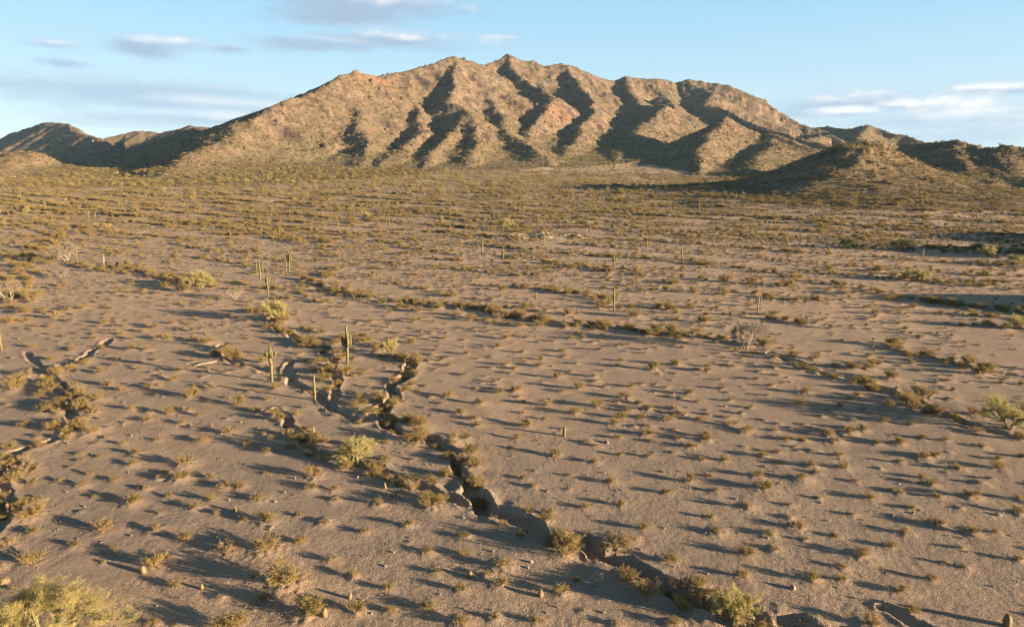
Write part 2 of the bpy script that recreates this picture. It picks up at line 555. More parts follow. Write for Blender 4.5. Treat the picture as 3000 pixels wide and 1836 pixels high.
def finish(n, col, rough=0.9, bump=None, bstr=0.5, bdist=0.05, spec=0.15, trans=0.0):
    p = n.node('ShaderNodeBsdfPrincipled')
    n.put(p.inputs['Base Color'], col)
    p.inputs['Roughness'].default_value = rough
    p.inputs['Specular IOR Level'].default_value = spec
    if bump is not None:
        b = n.node('ShaderNodeBump')
        b.inputs['Strength'].default_value = bstr
        b.inputs['Distance'].default_value = bdist
        n.put(b.inputs['Height'], bump)
        n.put(p.inputs['Normal'], b.outputs[0])
    out = n.node('ShaderNodeOutputMaterial')
    if trans:
        tr = n.node('ShaderNodeBsdfTranslucent')
        n.put(tr.inputs['Color'], col)
        mx = n.node('ShaderNodeMixShader')
        mx.inputs[0].default_value = trans
        n.put(mx.inputs[1], p.outputs[0])
        n.put(mx.inputs[2], tr.outputs[0])
        n.put(out.inputs[0], mx.outputs[0])
    else:
        n.put(out.inputs[0], p.outputs[0])


def attr(n, name):
    a = n.node('ShaderNodeAttribute', attribute_name=name)
    return a.outputs['Fac']


def pos(n):
    return n.node('ShaderNodeNewGeometry').outputs['Position']


MAT = {}
# gravelly desert soil
m, n = material('desert_soil')
P_ = pos(n)
big = n.noise(P_, 0.018, 4)
mid = n.noise(P_, 0.22, 5, 0.6)
fine = n.noise(P_, 5.5, 5, 0.72)
vo = n.node('ShaderNodeTexVoronoi', feature='F1')
n.put(vo.inputs['Vector'], P_)
vo.inputs['Scale'].default_value = 5.5
peb = n.noise(P_, 13.0, 3, 0.65)
hum = n.noise(P_, 1.6, 4, 0.6)
c = n.mix(n.ramp(mid, 0.35, 0.68), (0.235, 0.157, 0.102), (0.355, 0.244, 0.160))
c = n.mix(n.ramp(big, 0.38, 0.66, 0.0, 0.5), c, (0.355, 0.230, 0.142))
c = n.mix(n.ramp(fine, 0.46, 0.60, 0.0, 0.78), c, (0.125, 0.098, 0.08))
c = n.mix(n.ramp(peb, 0.52, 0.66, 0.0, 0.7), c, (0.45, 0.36, 0.275))
c = n.mix(n.math('MULTIPLY', attr(n, 'gravel'), n.ramp(mid, 0.3, 0.6, 0.35, 0.8)), c, n.mix(n.ramp(peb, 0.42, 0.6), (0.115, 0.09, 0.07), (0.29, 0.225, 0.172)))  # grey-brown pebble pavement; its dark tone also stands in for dimmer light nearby
c = n.mix(n.math('MULTIPLY', attr(n, 'sand'), 0.8), c, n.mix(fine, (0.32, 0.228, 0.15), (0.40, 0.292, 0.198)))
hgt = n.math('ADD', n.math('MULTIPLY', hum, 0.5), n.math('ADD', fine, n.math('ADD', n.math('MULTIPLY', peb, 0.5), n.math('MULTIPLY', vo.outputs['Distance'], -0.35))))
finish(n, c, 0.95, hgt, 1.0, 0.2, 0.05)
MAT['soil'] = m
# mountain: tan soil, dry grass, dark weathered rock on the steep parts
m, n = material('mountain_rock')
P_ = pos(n)
big = n.noise(P_, 0.006, 4)
mid = n.noise(P_, 0.05, 6, 0.65)
fine = n.noise(P_, 0.35, 6, 0.7)
rock = attr(n, 'rock')
red = attr(n, 'red')
c = n.mix(n.ramp(mid, 0.35, 0.66), (0.095, 0.070, 0.046), (0.152, 0.110, 0.069))
c = n.mix(n.ramp(big, 0.42, 0.6, 0.0, 0.45), c, (0.148, 0.112, 0.062))
c = n.mix(n.ramp(n.math('ADD', rock, n.math('MULTIPLY', n.math('SUBTRACT', fine, 0.5), 1.3)), 0.35, 0.8), c, n.mix(n.ramp(mid, 0.4, 0.6), (0.072, 0.05, 0.038), (0.155, 0.107, 0.076)))
c = n.mix(n.ramp(fine, 0.52, 0.66, 0.0, 0.7), c, (0.07, 0.055, 0.034))
c = n.mix(n.math('MULTIPLY', red, 0.6), c, (0.20, 0.10, 0.06))
hgt = n.math('ADD', fine, n.math('MULTIPLY', mid, 1.5))
finish(n, c, 0.95, hgt, 0.9, 2.2, 0.05)
MAT['mountain'] = m


def leafy(name, a, b, trans=0.25, dry=None, dead=None):
    m, n = material(name)
    oi = n.node('ShaderNodeObjectInfo')
    pn = n.noise(pos(n), 2.5, 3)
    c = n.mix(oi.outputs['Random'], a, b)
    if dead:
        c = n.mix(n.ramp(oi.outputs['Random'], 0.78, 0.92), c, dead)
    if dry:
        c = n.mix(n.ramp(pn, 0.42, 0.62), c, dry)
    finish(n, c, 0.75, None, trans=trans, spec=0.1)
    return m


MAT['creosote'] = leafy('creosote_leaves', (0.185, 0.142, 0.048), (0.29, 0.195, 0.078), 0.34, (0.25, 0.188, 0.068), (0.27, 0.20, 0.13))
MAT['bursage'] = leafy('bursage_leaves', (0.27, 0.195, 0.115), (0.205, 0.15, 0.075), 0.25)
MAT['twig'] = leafy('grey_brown_twigs', (0.17, 0.12, 0.075), (0.22, 0.155, 0.095), 0.0)
MAT['verde'] = leafy('palo_verde_twigs', (0.34, 0.29, 0.105), (0.29, 0.262, 0.10), 0.38, (0.37, 0.305, 0.13))
MAT['verde_far'] = leafy('far_palo_verde_twigs', (0.37, 0.29, 0.105), (0.235, 0.185, 0.075), 0.35)
MAT['verde_dry'] = leafy('dry_yellow_palo_verde_twigs', (0.37, 0.29, 0.10), (0.33, 0.27, 0.10), 0.38, (0.40, 0.31, 0.125))
MAT['dark_tree'] = leafy('mesquite_leaves', (0.07, 0.085, 0.035), (0.10, 0.105, 0.045), 0.25)
MAT['verde_bark'] = leafy('green_bark', (0.13, 0.125, 0.055), (0.15, 0.13, 0.06), 0.0)
MAT['pale_twig'] = leafy('pale_leafless_twigs', (0.20, 0.16, 0.115), (0.17, 0.14, 0.10), 0.15)
MAT['pale_bark'] = leafy('grey_bark', (0.16, 0.13, 0.10), (0.19, 0.155, 0.12), 0.0)
MAT['hill_shrub'] = leafy('hillside_shrub_leaves', (0.165, 0.13, 0.045), (0.115, 0.088, 0.038), 0.25)


def cactus_skin(name, a, b):
    m, n = material(name)
    tcn = n.node('ShaderNodeTexCoord')
    oi = n.node('ShaderNodeObjectInfo')
    s = n.noise(tcn.outputs['Object'], 1.3, 4)
    f = n.noise(tcn.outputs['Object'], 12.0, 3)
    c = n.mix(n.ramp(s, 0.4, 0.65), a, b)
    c = n.mix(n.ramp(f, 0.55, 0.75, 0, 0.5), c, (0.16, 0.13, 0.075))
    finish(n, c, 0.7, f, 0.3, 0.01, 0.2)
    return m


MAT['saguaro'] = cactus_skin('saguaro_skin', (0.085, 0.078, 0.026), (0.12, 0.096, 0.04))
MAT['dead_saguaro'] = cactus_skin('dead_saguaro_ribs', (0.13, 0.08, 0.05), (0.19, 0.125, 0.08))
MAT['pale_wood'] = cactus_skin('bleached_wood', (0.20, 0.15, 0.105), (0.27, 0.205, 0.145))
MAT['barrel'] = cactus_skin('barrel_cactus_skin', (0.155, 0.115, 0.06), (0.12, 0.10, 0.05))
MAT['spines'] = leafy('reddish_spines', (0.24, 0.15, 0.085), (0.27, 0.19, 0.11), 0.0)
m, n = material('boulder_stone')
oi = n.node('ShaderNodeObjectInfo')
f = n.noise(pos(n), 1.4, 5, 0.65)
c = n.mix(n.ramp(f, 0.38, 0.66), (0.075, 0.055, 0.042), (0.145, 0.105, 0.075))
c = n.mix(n.math('MULTIPLY', oi.outputs['Random'], 0.5), c, (0.12, 0.082, 0.058))
finish(n, c, 0.9, f, 0.6, 0.15, 0.1)
MAT['stone'] = m
m, n = material('pale_stone')
f = n.noise(pos(n), 1.6, 5, 0.65)
finish(n, n.mix(n.ramp(f, 0.38, 0.66), (0.12, 0.09, 0.07), (0.21, 0.16, 0.12)), 0.9, f, 0.6, 0.1, 0.1)
MAT['pale_stone'] = m
m, n = material('white_plastic')
finish(n, n.mix(n.noise(pos(n), 3.0), (0.62, 0.6, 0.56), (0.78, 0.77, 0.74)), 0.5)
MAT['white'] = m
m, n = material('blue_plastic')
finish(n, n.mix(n.noise(pos(n), 3.0), (0.02, 0.03, 0.12), (0.04, 0.05, 0.18)), 0.5)
MAT['blue'] = m


# ------------------------------------------------------------------ tags
def tag(o, label=None, cat=None, group=None, kind=None):
    if label:
        o['label'] = label
    if cat:
        o['category'] = cat
    if group:
        o['group'] = group
    if kind:
        o['kind'] = kind
    return o


def build_terrain():
    # rings close together where the plain is near, wider with distance
    def lg(a, b, k):
        return np.exp(np.linspace(math.log(a), math.log(b), k, endpoint=False))
    rr = np.concatenate([lg(20, 47, 40), lg(47, 160, 430), lg(160, 620, 240), lg(620, 3050, 430), lg(3050, 3800, 10), [3800.0]])
    tt = np.concatenate([np.linspace(-68, -40.5, 50, endpoint=False), np.linspace(-40.5, 40.5, 900, endpoint=False), np.linspace(40.5, 68, 90)])
    tr = np.radians(tt)
    R, T = np.meshgrid(rr, tr, indexing='ij')
    X, Y = R * np.sin(T), R * np.cos(T)
    Zf, mh, who, sand = land(X.ravel(), Y.ravel())
    shp = X.shape
    Z = Zf.reshape(shp)
    mnd = np.zeros(shp)
    for (mx, my, mr, mhh) in MOUNDS:
        r0 = math.hypot(mx, my)
        t0 = math.atan2(mx, my)
        a = np.searchsorted(rr, r0 - 2.8 * mr)
        b = np.searchsorted(rr, r0 + 2.8 * mr)
        c = np.searchsorted(tr, t0 - 2.8 * mr / r0)
        d = np.searchsorted(tr, t0 + 2.8 * mr / r0)
        if a < b and c < d:
            d2 = (X[a:b, c:d] - mx) ** 2 + (Y[a:b, c:d] - my) ** 2
            mnd[a:b, c:d] = np.maximum(mnd[a:b, c:d], mhh * np.exp(-d2 / mr ** 2))
    lump = 1 + 0.5 * gnoise(X / .6, Y / .6, 201)
    Z = Z + mnd * np.where(mnd > 0.01, lump, 1)
    sand = np.maximum(sand.reshape(shp), np.clip(mnd * 2.2, 0, 0.65))
    # stony pavement, with the dimmer light of the near right ground painted in
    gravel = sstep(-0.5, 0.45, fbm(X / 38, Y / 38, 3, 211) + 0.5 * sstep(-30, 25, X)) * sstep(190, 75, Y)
    nr, nc = shp
    idx = np.arange(nr * nc).reshape(shp)
    quads = np.stack([idx[:-1, :-1], idx[:-1, 1:], idx[1:, 1:], idx[1:, :-1]], -1).reshape(-1, 4)[:, ::-1]
    V = np.stack([X, Y, Z], -1).reshape(-1, 3)
    mh = mh.reshape(shp)
    # slope for the rock mask
    gr = np.gradient(Z, axis=0) / np.gradient(R, axis=0)
    gt = np.gradient(Z, axis=1) / (np.gradient(T, axis=1) * R)
    slope = np.hypot(gr, gt)
    rock = sstep(0.5, 1.0, slope) * sstep(4, 25, mh)
    red = np.zeros(shp)
    for (u, v, D, rd) in ((1029, 215, 1455, 60), (1075, 222, 1480, 60), (1000, 232, 1440, 70), (1600, 330, 1520, 60)):
        q = pix(u, v, D)
        red = np.maximum(red, np.exp(-(((X - q[0]) / rd) ** 2 + ((Y - q[1]) / (rd * .7)) ** 2)))
    wq = np.where(mh > np.where(np.isin(who.reshape(shp), [NH, RH]), 6.0, 2.5), who.reshape(shp), -1)
    fq = wq.reshape(-1)[quads]
    fid = fq.max(1)
    spec = {-1: ('desert_plain', 'soil'), M: ('mountain', 'mountain'), LH: ('far_hills', 'mountain'), SH: ('low_hill', 'mountain'),
            NH: ('rocky_hill', 'mountain'), RH: ('right_hills', 'mountain'), EH: ('east_hill', 'soil')}
    for k, (nm, mt) in spec.items():
        q = quads[fid == k]
        if not len(q):
            continue
        used, inv = np.unique(q.ravel(), return_inverse=True)
        me = bpy.data.meshes.new(nm)
        me.vertices.add(len(used))
        me.vertices.foreach_set('co', V[used].astype(np.float32).ravel())
        me.loops.add(len(inv))
        me.loops.foreach_set('vertex_index', inv.astype(np.int32).ravel())
        me.polygons.add(len(q))
        me.polygons.foreach_set('loop_start', np.arange(0, len(inv), 4, dtype=np.int32))
        me.update(calc_edges=True)
        me.polygons.foreach_set('use_smooth', np.ones(len(q), bool))
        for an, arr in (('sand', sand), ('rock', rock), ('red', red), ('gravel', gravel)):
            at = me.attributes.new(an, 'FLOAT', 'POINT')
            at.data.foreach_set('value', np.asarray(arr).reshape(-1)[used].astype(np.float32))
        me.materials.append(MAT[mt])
        o = bpy.data.objects.new(nm, me)
        COL.objects.link(o)
        tag(o, kind='structure')
    # the land outside the modelled fan, out to the horizon
    me = bpy.data.meshes.new('outer_ground')
    s = 6000
    me.from_pydata([(-s, -s, -2.5), (s, -s, -2.5), (s, s, -2.5), (-s, s, -2.5)], [], [(0, 1, 2, 3)])
    me.materials.append(MAT['soil'])
    o = bpy.data.objects.new('outer_ground', me)
    COL.objects.link(o)
    tag(o, kind='structure')
    # thin dry-evening haze over the whole valley
    m, n = material('valley_haze')
    pv = n.node('ShaderNodeVolumePrincipled')
    pv.inputs['Color'].default_value = (0.45, 0.72, 1.0, 1.0)
    pv.inputs['Density'].default_value = 2.0e-5
    pv.inputs['Anisotropy'].default_value = 0.0
    n.put(n.node('ShaderNodeOutputMaterial').inputs['Volume'], pv.outputs[0])
    a, z0, z1 = 6200, -4.0, 430.0
    me = bpy.data.meshes.new('haze')
    me.from_pydata([(-a, -a, z0), (a, -a, z0), (a, a, z0), (-a, a, z0), (-a, -a, z1), (a, -a, z1), (a, a, z1), (-a, a, z1)], [],
                   [(3, 2, 1, 0), (4, 5, 6, 7), (0, 1, 5, 4), (1, 2, 6, 5), (2, 3, 7, 6), (3, 0, 4, 7)])
    me.materials.append(m)
    o = bpy.data.objects.new('haze', me)
    COL.objects.link(o)
    tag(o, 'thin bluish evening haze filling the desert valley', 'haze', kind='stuff')
    return R, T, X, Y, Z, mh, wq, slope


# ------------------------------------------------------------------ plant meshes
class MB:
    def __init__(self):
        self.v, self.f, self.m = [], [], []

    def add(self, V, F, mat=0):
        o = len(self.v)
        self.v.extend([tuple(map(float, p)) for p in V])
        self.f.extend([tuple(int(i) + o for i in q) for q in F])
        self.m.extend([mat] * len(F))

    def tube(self, pts, rads, ns=3, mat=0, ribs=0.0, cap=False):
        pts = [np.array(p, float) for p in pts]
        V, F = [], []
        ref = np.array([0.0, 1.0, 0.0])
        for i, p in enumerate(pts):
            t = pts[min(i + 1, len(pts) - 1)] - pts[max(i - 1, 0)]
            t = t / (np.linalg.norm(t) + 1e-9)
            if i == 0:
                ref = np.array([1.0, 0, 0]) if abs(t[0]) < 0.8 else np.array([0, 1.0, 0])
            s = ref - t * np.dot(ref, t)
            s = s / (np.linalg.norm(s) + 1e-9)
            ref = s
            b = np.cross(t, s)
            for k in range(ns):
                a = 2 * math.pi * k / ns
                r = rads[i] * (1 - ribs * (k % 2))
                V.append(p + s * math.cos(a) * r + b * math.sin(a) * r)
        n = len(pts)
        for i in range(n - 1):
            for k in range(ns):
                k2 = (k + 1) % ns
                F.append((i * ns + k, i * ns + k2, (i + 1) * ns + k2, (i + 1) * ns + k))
        if cap:
            V.append(pts[-1] + (pts[-1] - pts[-2]) * 0.02)
            e = len(V) - 1
            for k in range(ns):
                F.append(((n - 1) * ns + k, (n - 1) * ns + (k + 1) % ns, e))
        self.add(V, F, mat)

    def blades(self, C, A, B, mat=0):
        """many small leaves: centres C, half axes A and B"""
        V = np.stack([C - A, C + B, C + A, C - B], 1).reshape(-1, 3)
        F = np.arange(len(V)).reshape(-1, 4)
        self.add(V, F, mat)

    def mesh(self, name, mats, smooth=False):
        me = bpy.data.meshes.new(name)
        me.from_pydata(self.v, [], self.f)
        for q in mats:
            me.materials.append(q)
        me.polygons.foreach_set('material_index', self.m)
        if smooth:
            me.polygons.foreach_set('use_smooth', [True] * len(self.f))
        me.update()
        return me


def rdir(rg, n):
    q = rg.normal(size=(n, 3))
    return q / np.linalg.norm(q, axis=1, keepdims=True)


def cross_axes(rg, D, la, lb):
    """blade axes: long along D, short across it"""
    q = rdir(rg, len(D))
    B = np.cross(D, q)
    B /= np.linalg.norm(B, axis=1, keepdims=True) + 1e-9
    return D * la[:, None], B * lb[:, None]


def creosote_parts(seed, spread=0.75, nst=20, leaf=40, fine=1.0):
    """upright vase of thin stems with small leaf clusters; height 1"""
    rg = np.random.RandomState(seed)
    br, fo = MB(), MB()
    C, D = [], []
    for i in range(nst):
        a = rg.uniform(0, 2 * math.pi)
        lean = rg.uniform(0.08, 1.0) ** 0.8 * spread
        L = rg.uniform(0.62, 1.05) * (1 - 0.18 * lean)
        p0 = np.array([math.cos(a), math.sin(a), 0]) * rg.uniform(0.0, 0.1)
        p0[2] = -0.08
        out = np.array([math.cos(a), math.sin(a), 0])
        pts = [p0]
        for t in (0.35, 0.7, 1.0):
            pts.append(p0 + out * lean * L * t ** 0.9 + np.array([0, 0, 1]) * L * t * (1 - 0.12 * t * lean) + rg.normal(size=3) * 0.035)
        br.tube(pts, [0.016, 0.011, 0.007, 0.003])
        subs = [(pts[1], pts[2]), (pts[2], pts[3])]
        for k in range(3):
            s = pts[1] + (pts[3] - pts[1]) * rg.uniform(0.0, 0.75)
            e = s + (out * rg.uniform(-.1, .5) + rg.normal(size=3) * 0.4 + np.array([0, 0, .75])) * rg.uniform(.14, .3)
            br.tube([s, e], [0.006, 0.002])
            subs.append((s, e))
        for (s, e) in subs:
            t = rg.uniform(0, 1, leaf)[:, None]
            C.append(s + (e - s) * t + rg.normal(size=(leaf, 3)) * 0.035)
            d = rdir(rg, leaf) + (e - s) / (np.linalg.norm(e - s) + 1e-9) * 0.7
            D.append(d / np.linalg.norm(d, axis=1, keepdims=True))
    C, D = np.concatenate(C), np.concatenate(D)
    C[:, 2] = np.maximum(C[:, 2], 0.03)
    A, B = cross_axes(rg, D, rg.uniform(.016, .042, len(C)) * fine, rg.uniform(.005, .0125, len(C)) * fine)
    fo.blades(C, A, B)
    # a haze of bare twig ends round the outside
    nt = nst * 22
    a = rg.uniform(0, 2 * math.pi, nt)
    ph = np.arccos(rg.uniform(-.05, 1, nt))
    Dd = np.stack([np.cos(a) * np.sin(ph), np.sin(a) * np.sin(ph), np.cos(ph)], 1)
    Cc = Dd * rg.uniform(.35, .98, nt)[:, None] * np.array([spread * .85, spread * .85, .85])
    Cc[:, 2] = np.maximum(Cc[:, 2], .05)
    Dd = Dd + rg.normal(size=Dd.shape) * .35 + np.array([0, 0, .35])
    Dd /= np.linalg.norm(Dd, axis=1, keepdims=True)
    A, B = cross_axes(rg, Dd, rg.uniform(.04, .10, nt) * fine ** .5, rg.uniform(.0025, .005, nt) * fine)
    fo.blades(Cc, A, B, 1)
    return br, fo


def tuft_parts(seed):
    """low rounded bursage: dense short twigs; radius about 0.7, height 0.6"""
    rg = np.random.RandomState(seed)
    fo = MB()
    n = 420
    a = rg.uniform(0, 2 * math.pi, n)
    ph = np.arccos(rg.uniform(0.05, 1, n))
    r = rg.uniform(0.45, 1, n) ** 0.5
    r = r * (0.85 + 0.25 * np.sin(a * 3 + seed) * np.sin(ph))
    D = np.stack([np.cos(a) * np.sin(ph), np.sin(a) * np.sin(ph), np.cos(ph)], 1)
    C = D * r[:, None] * np.array([0.62, 0.62, 0.55])
    d = D + rg.normal(size=D.shape) * 0.5
    d /= np.linalg.norm(d, axis=1, keepdims=True)
    A, B = cross_axes(rg, d, rg.uniform(.06, .12, n), rg.uniform(.012, .026, n))
    fo.blades(C, A, B)
    for i in range(14):
        aa = rg.uniform(0, 2 * math.pi)
        o = np.array([math.cos(aa), math.sin(aa), 0]) * rg.uniform(.15, .5)
        fo.tube([(0, 0, -.05), o + np.array([0, 0, rg.uniform(.2, .5)])], [.014, .004])
    return fo


def tree_parts(seed, levels=4, stems=5, spread=0.8, twigs=2600, up=0.45, tl=(.035, .075), tw=(.0035, .008), low=0.22):
    """many-stemmed desert tree; height about 1"""
    rg = np.random.RandomState(seed)
    tr, cr = MB(), MB()
    tips = []

    def grow(p, d, L, r, lev):
        mid = p + d * L * 0.5 + rg.normal(size=3) * L * 0.07
        e = p + d * L + rg.normal(size=3) * L * 0.05
        tr.tube([p, mid, e], [r, r * .8, r * .6], 5 if lev == 0 else 3)
        if lev >= 1:
            tips.append((p, e, lev))
        if lev < levels:
            for k in range(3 if lev > 0 else 4):
                q = d + rg.normal(size=3) * 0.52
                q[2] += up * 0.45
                if lev >= 2:
                    q[2] *= 0.85
                q /= np.linalg.norm(q)
                s = p + (e - p) * rg.uniform(0.55, 1.0)
                grow(s, q, L * rg.uniform(.55, .78), r * 0.55, lev + 1)

    for i in range(stems):
        a = 2 * math.pi * (i + rg.uniform(-.3, .3)) / stems
        d = np.array([math.cos(a) * spread * rg.uniform(.35, 1), math.sin(a) * spread * rg.uniform(.35, 1), 1.0])
        d /= np.linalg.norm(d)
        p = np.array([math.cos(a), math.sin(a), 0]) * .025
        p[2] = -0.04
        grow(p, d, low * rg.uniform(1.0, 1.5), .022 * rg.uniform(.7, 1.2), 0)
    # normalise the height
    zs = max(t[1][2] for t in tips)
    k = 0.94 / zs
    tr.v = [(x * k, y * k, z * k) for (x, y, z) in tr.v]
    lv = [t for t in tips if t[2] >= levels - 1]
    per = max(3, twigs // len(lv))
    C, D = [], []
    for (s, e, l_) in lv:
        t = rg.uniform(0.1, 1.15, per)[:, None]
        C.append((s + (e - s) * t) * k + rg.normal(size=(per, 3)) * 0.02)
        d = (e - s) / np.linalg.norm(e - s) + rg.normal(size=(per, 3)) * 0.55
        D.append(d / np.linalg.norm(d, axis=1, keepdims=True))
    C, D = np.concatenate(C), np.concatenate(D)
    A, B = cross_axes(rg, D, rg.uniform(*tl, len(C)), rg.uniform(*tw, len(C)))
    cr.blades(C, A, B)
    return tr, cr


def rock_mesh(seed, mat):
    rg = np.random.RandomState(seed)
    mb = MB()
    nu, nv = 9, 6
    V = []
    ax = rg.uniform(.7, 1.2, 3) * np.array([1, 1, .75])
    pl = [(q, rg.uniform(.62, .9)) for q in rdir(rg, 9)]
    for j in range(nv + 1):
        for i in range(nu):
            a, b = 2 * math.pi * (i + .5 * (j % 2)) / nu, math.pi * j / nv - math.pi / 2
            d = np.array([math.cos(a) * math.cos(b), math.sin(a) * math.cos(b), math.sin(b)])
            r = min([1.0] + [h / max(np.dot(d, q), 1e-3) if np.dot(d, q) > 0.2 else 9 for q, h in pl])
            V.append(d * r * ax * rg.uniform(.95, 1.05))
    F = []
    for j in range(nv):
        for i in range(nu):
            F.append((j * nu + i, j * nu + (i + 1) % nu, (j + 1) * nu + (i + 1) % nu, (j + 1) * nu + i))
    mb.add(V, F)
    return mb.mesh('rock', [mat])


def empty(name, loc, rz=0.0, s=1.0):
    o = bpy.data.objects.new(name, None)
    COL.objects.link(o)
    o.location = loc
    o.rotation_euler = (0, 0, rz)
    o.scale = (s, s, s) if not isinstance(s, tuple) else s
    o.empty_display_size = 0.2
    return o


def part(name, me, parent):
    o = bpy.data.objects.new(name, me)
    COL.objects.link(o)
    o.parent = parent
    return o


_src = {}


def stuff(name, label, cat, pts, scl, rot, idx, meshes, sz=None):
    """uncountable rest of a kind: one object, instanced on points"""
    key = tuple(m.name for m in meshes)
    if key not in _src:
        c = bpy.data.collections.new('sources_' + name)
        for i, m in enumerate(meshes):
            c.objects.link(bpy.data.objects.new('source_%02d_%s' % (i, name), m))
        _src[key] = c
    me = bpy.data.meshes.new(name)
    n = len(pts)
    me.vertices.add(n)
    me.vertices.foreach_set('co', np.asarray(pts, np.float32).ravel())
    sv = np.stack([scl, scl, np.asarray(scl) * (1 if sz is None else sz)], 1)
    rv = np.stack([np.zeros(n), np.zeros(n), rot], 1)
    me.attributes.new('isc', 'FLOAT_VECTOR', 'POINT').data.foreach_set('vector', sv.astype(np.float32).ravel())
    me.attributes.new('iro', 'FLOAT_VECTOR', 'POINT').data.foreach_set('vector', rv.astype(np.float32).ravel())
    me.attributes.new('iid', 'INT', 'POINT').data.foreach_set('value', np.asarray(idx, np.int32))
    o = bpy.data.objects.new(name, me)
    COL.objects.link(o)
    tag(o, label, cat, kind='stuff')
    g = bpy.data.node_groups.new('scatter_' + name, 'GeometryNodeTree')
    g.interface.new_socket('Geometry', in_out='INPUT', socket_type='NodeSocketGeometry')
    g.interface.new_socket('Geometry', in_out='OUTPUT', socket_type='NodeSocketGeometry')
    N, K = g.nodes, g.links
    gi, go = N.new('NodeGroupInput'), N.new('NodeGroupOutput')
    ip = N.new('GeometryNodeInstanceOnPoints')
    ci = N.new('GeometryNodeCollectionInfo')
    ci.inputs['Collection'].default_value = _src[key]
    ci.inputs['Separate Children'].default_value = True
    ci.inputs['Reset Children'].default_value = True
    ip.inputs['Pick Instance'].default_value = True

    def na(nm, ty):
        a = N.new('GeometryNodeInputNamedAttribute')
        a.data_type = ty
        a.inputs['Name'].default_value = nm
        return a.outputs['Attribute']
    K.new(gi.outputs[0], ip.inputs['Points'])
    K.new(ci.outputs[0], ip.inputs['Instance'])
    K.new(na('iid', 'INT'), ip.inputs['Instance Index'])
    e2r = N.new('FunctionNodeEulerToRotation')
    K.new(na('iro', 'FLOAT_VECTOR'), e2r.inputs[0])
    K.new(e2r.outputs[0], ip.inputs['Rotation'])
    K.new(na('isc', 'FLOAT_VECTOR'), ip.inputs['Scale'])
    K.new(ip.outputs[0], go.inputs[0])
    md = o.modifiers.new('scatter', 'NODES')
    md.node_group = g
    return o
# ------------------------------------------------------------------ where things grow (read off the photograph region by region)
HAND = []


def spots(ou, ov, text):
    q = [int(t) for t in text.replace(',', ' ').split()]
    for i in range(0, len(q), 3):
        HAND.append((ou + q[i] / 2.464, ov + q[i + 1] / 2.464, q[i + 2] / 2.464))


spots(0, 1236, '1640,930,200 1930,930,230 2080,1170,330 2220,1400,260 745,790,140 250,800,100 540,900,110 1130,790,110 1335,850,110 1180,990,100 1115,1040,150 1250,1190,110 960,590,140 1340,310,130 1450,140,90 980,230,90 950,310,80 1300,410,150 1530,400,90 1620,470,110 1740,470,90 1870,560,120 1535,560,80 1410,620,110 1570,660,70 1920,720,180 1760,710,90 2165,870,90 2390,1000,100 250,1020,170 60,900,130 210,690,200 120,280,200 180,380,220 430,430,70 60,190,120 380,60,120 560,50,150 2270,400,120 1910,1280,100 770,1420,100 1100,1460,110 1265,1460,60 1200,360,60 650,380,50 830,420,80 2130,130,100 1650,80,110 2270,120,90 1160,660,40 820,920,60')
spots(1000, 1236, '30,340,130 540,140,200 380,60,120 900,120,80 760,260,130 980,320,150 1040,540,140 760,390,130 490,450,190 730,560,110 1270,120,50 1240,190,50 1550,240,80 1330,30,80 1840,290,80 1320,410,60 1385,470,70 1955,440,80 2350,510,80 2025,600,70 1760,620,80 480,750,110 270,590,80 170,790,90 620,940,100 895,960,90 1170,1050,150 1690,900,130 1800,960,120 1300,820,80 2080,860,120 2370,1000,130 2070,1150,140 2190,770,80 2000,110,60 1145,1180,130 1050,1110,70 690,1080,90 870,1220,80 340,1200,90 90,1120,100 1590,1240,130 1700,1150,80 630,1350,140 870,1460,150 1100,1420,90 1410,1440,130 2400,1460,130 120,1370,130 360,1370,90 1500,660,80 1090,680,140 890,830,100 980,30,80 515,270,40 330,270,90 640,410,90 1990,1460,90 375,540,60')
spots(2000, 1236, '750,130,90 300,280,80 580,250,90 680,220,70 940,320,120 1160,330,110 1125,240,70 705,300,60 1050,100,80 1300,60,70 1400,160,60 1560,160,90 1730,120,70 1890,140,60 2160,180,70 1740,260,100 1820,250,70 1570,290,60 1990,340,80 2270,270,60 2290,340,100 60,180,110 45,430,80 185,390,60 535,390,90 590,480,140 860,420,110 1250,430,70 1740,400,70 1790,450,100 1350,550,110 1500,490,60 1570,510,80 1840,540,80 2080,540,110 980,550,60 240,500,60 1650,620,80 470,620,90 200,690,60 250,800,110 620,810,110 1840,740,130 1610,800,100 2100,810,100 2250,800,80 820,760,110 880,850,60 460,950,150 1490,890,100 430,1110,90 1150,1050,90 1150,1140,90 930,1140,100 1890,1020,60 2030,1050,80 1800,1140,80 1560,1220,110 1650,1370,130 100,1190,180 150,1260,180 870,1420,90 1360,1470,150 2430,560,70 2420,660,90 2430,1000,80 2440,130,80 1640,20,60 2010,910,50')
spots(2000, 680, '890,1160,100 800,900,110 950,920,110 1090,970,100 1220,990,120 1340,990,110 1080,1060,100 1500,1060,110 1560,810,100 1770,890,110 1930,930,120 2070,960,120 2230,1010,130 1740,1180,220 1640,1220,110 1370,1100,80 1260,1180,70 1210,1210,60 1970,1350,140 2110,1320,110 1760,1320,80 610,1180,50 540,1060,70 1450,1370,90 1650,1390,60 1040,1290,60 1040,1450,80 320,1340,70 420,1310,70 130,1360,100 50,1170,70 330,1220,50 490,1270,60 280,1130,60 630,1110,60 850,1250,90 1130,1260,70 1480,1260,90 660,980,80 185,970,60 90,730,90 300,770,90 600,820,180 850,660,110 150,650,110 250,550,70 1800,510,130 2310,570,140 2430,590,120 2160,560,100 1480,490,90 1170,450,130 760,390,110 500,370,110 300,360,120 1050,280,90 1400,590,80 650,600,120')
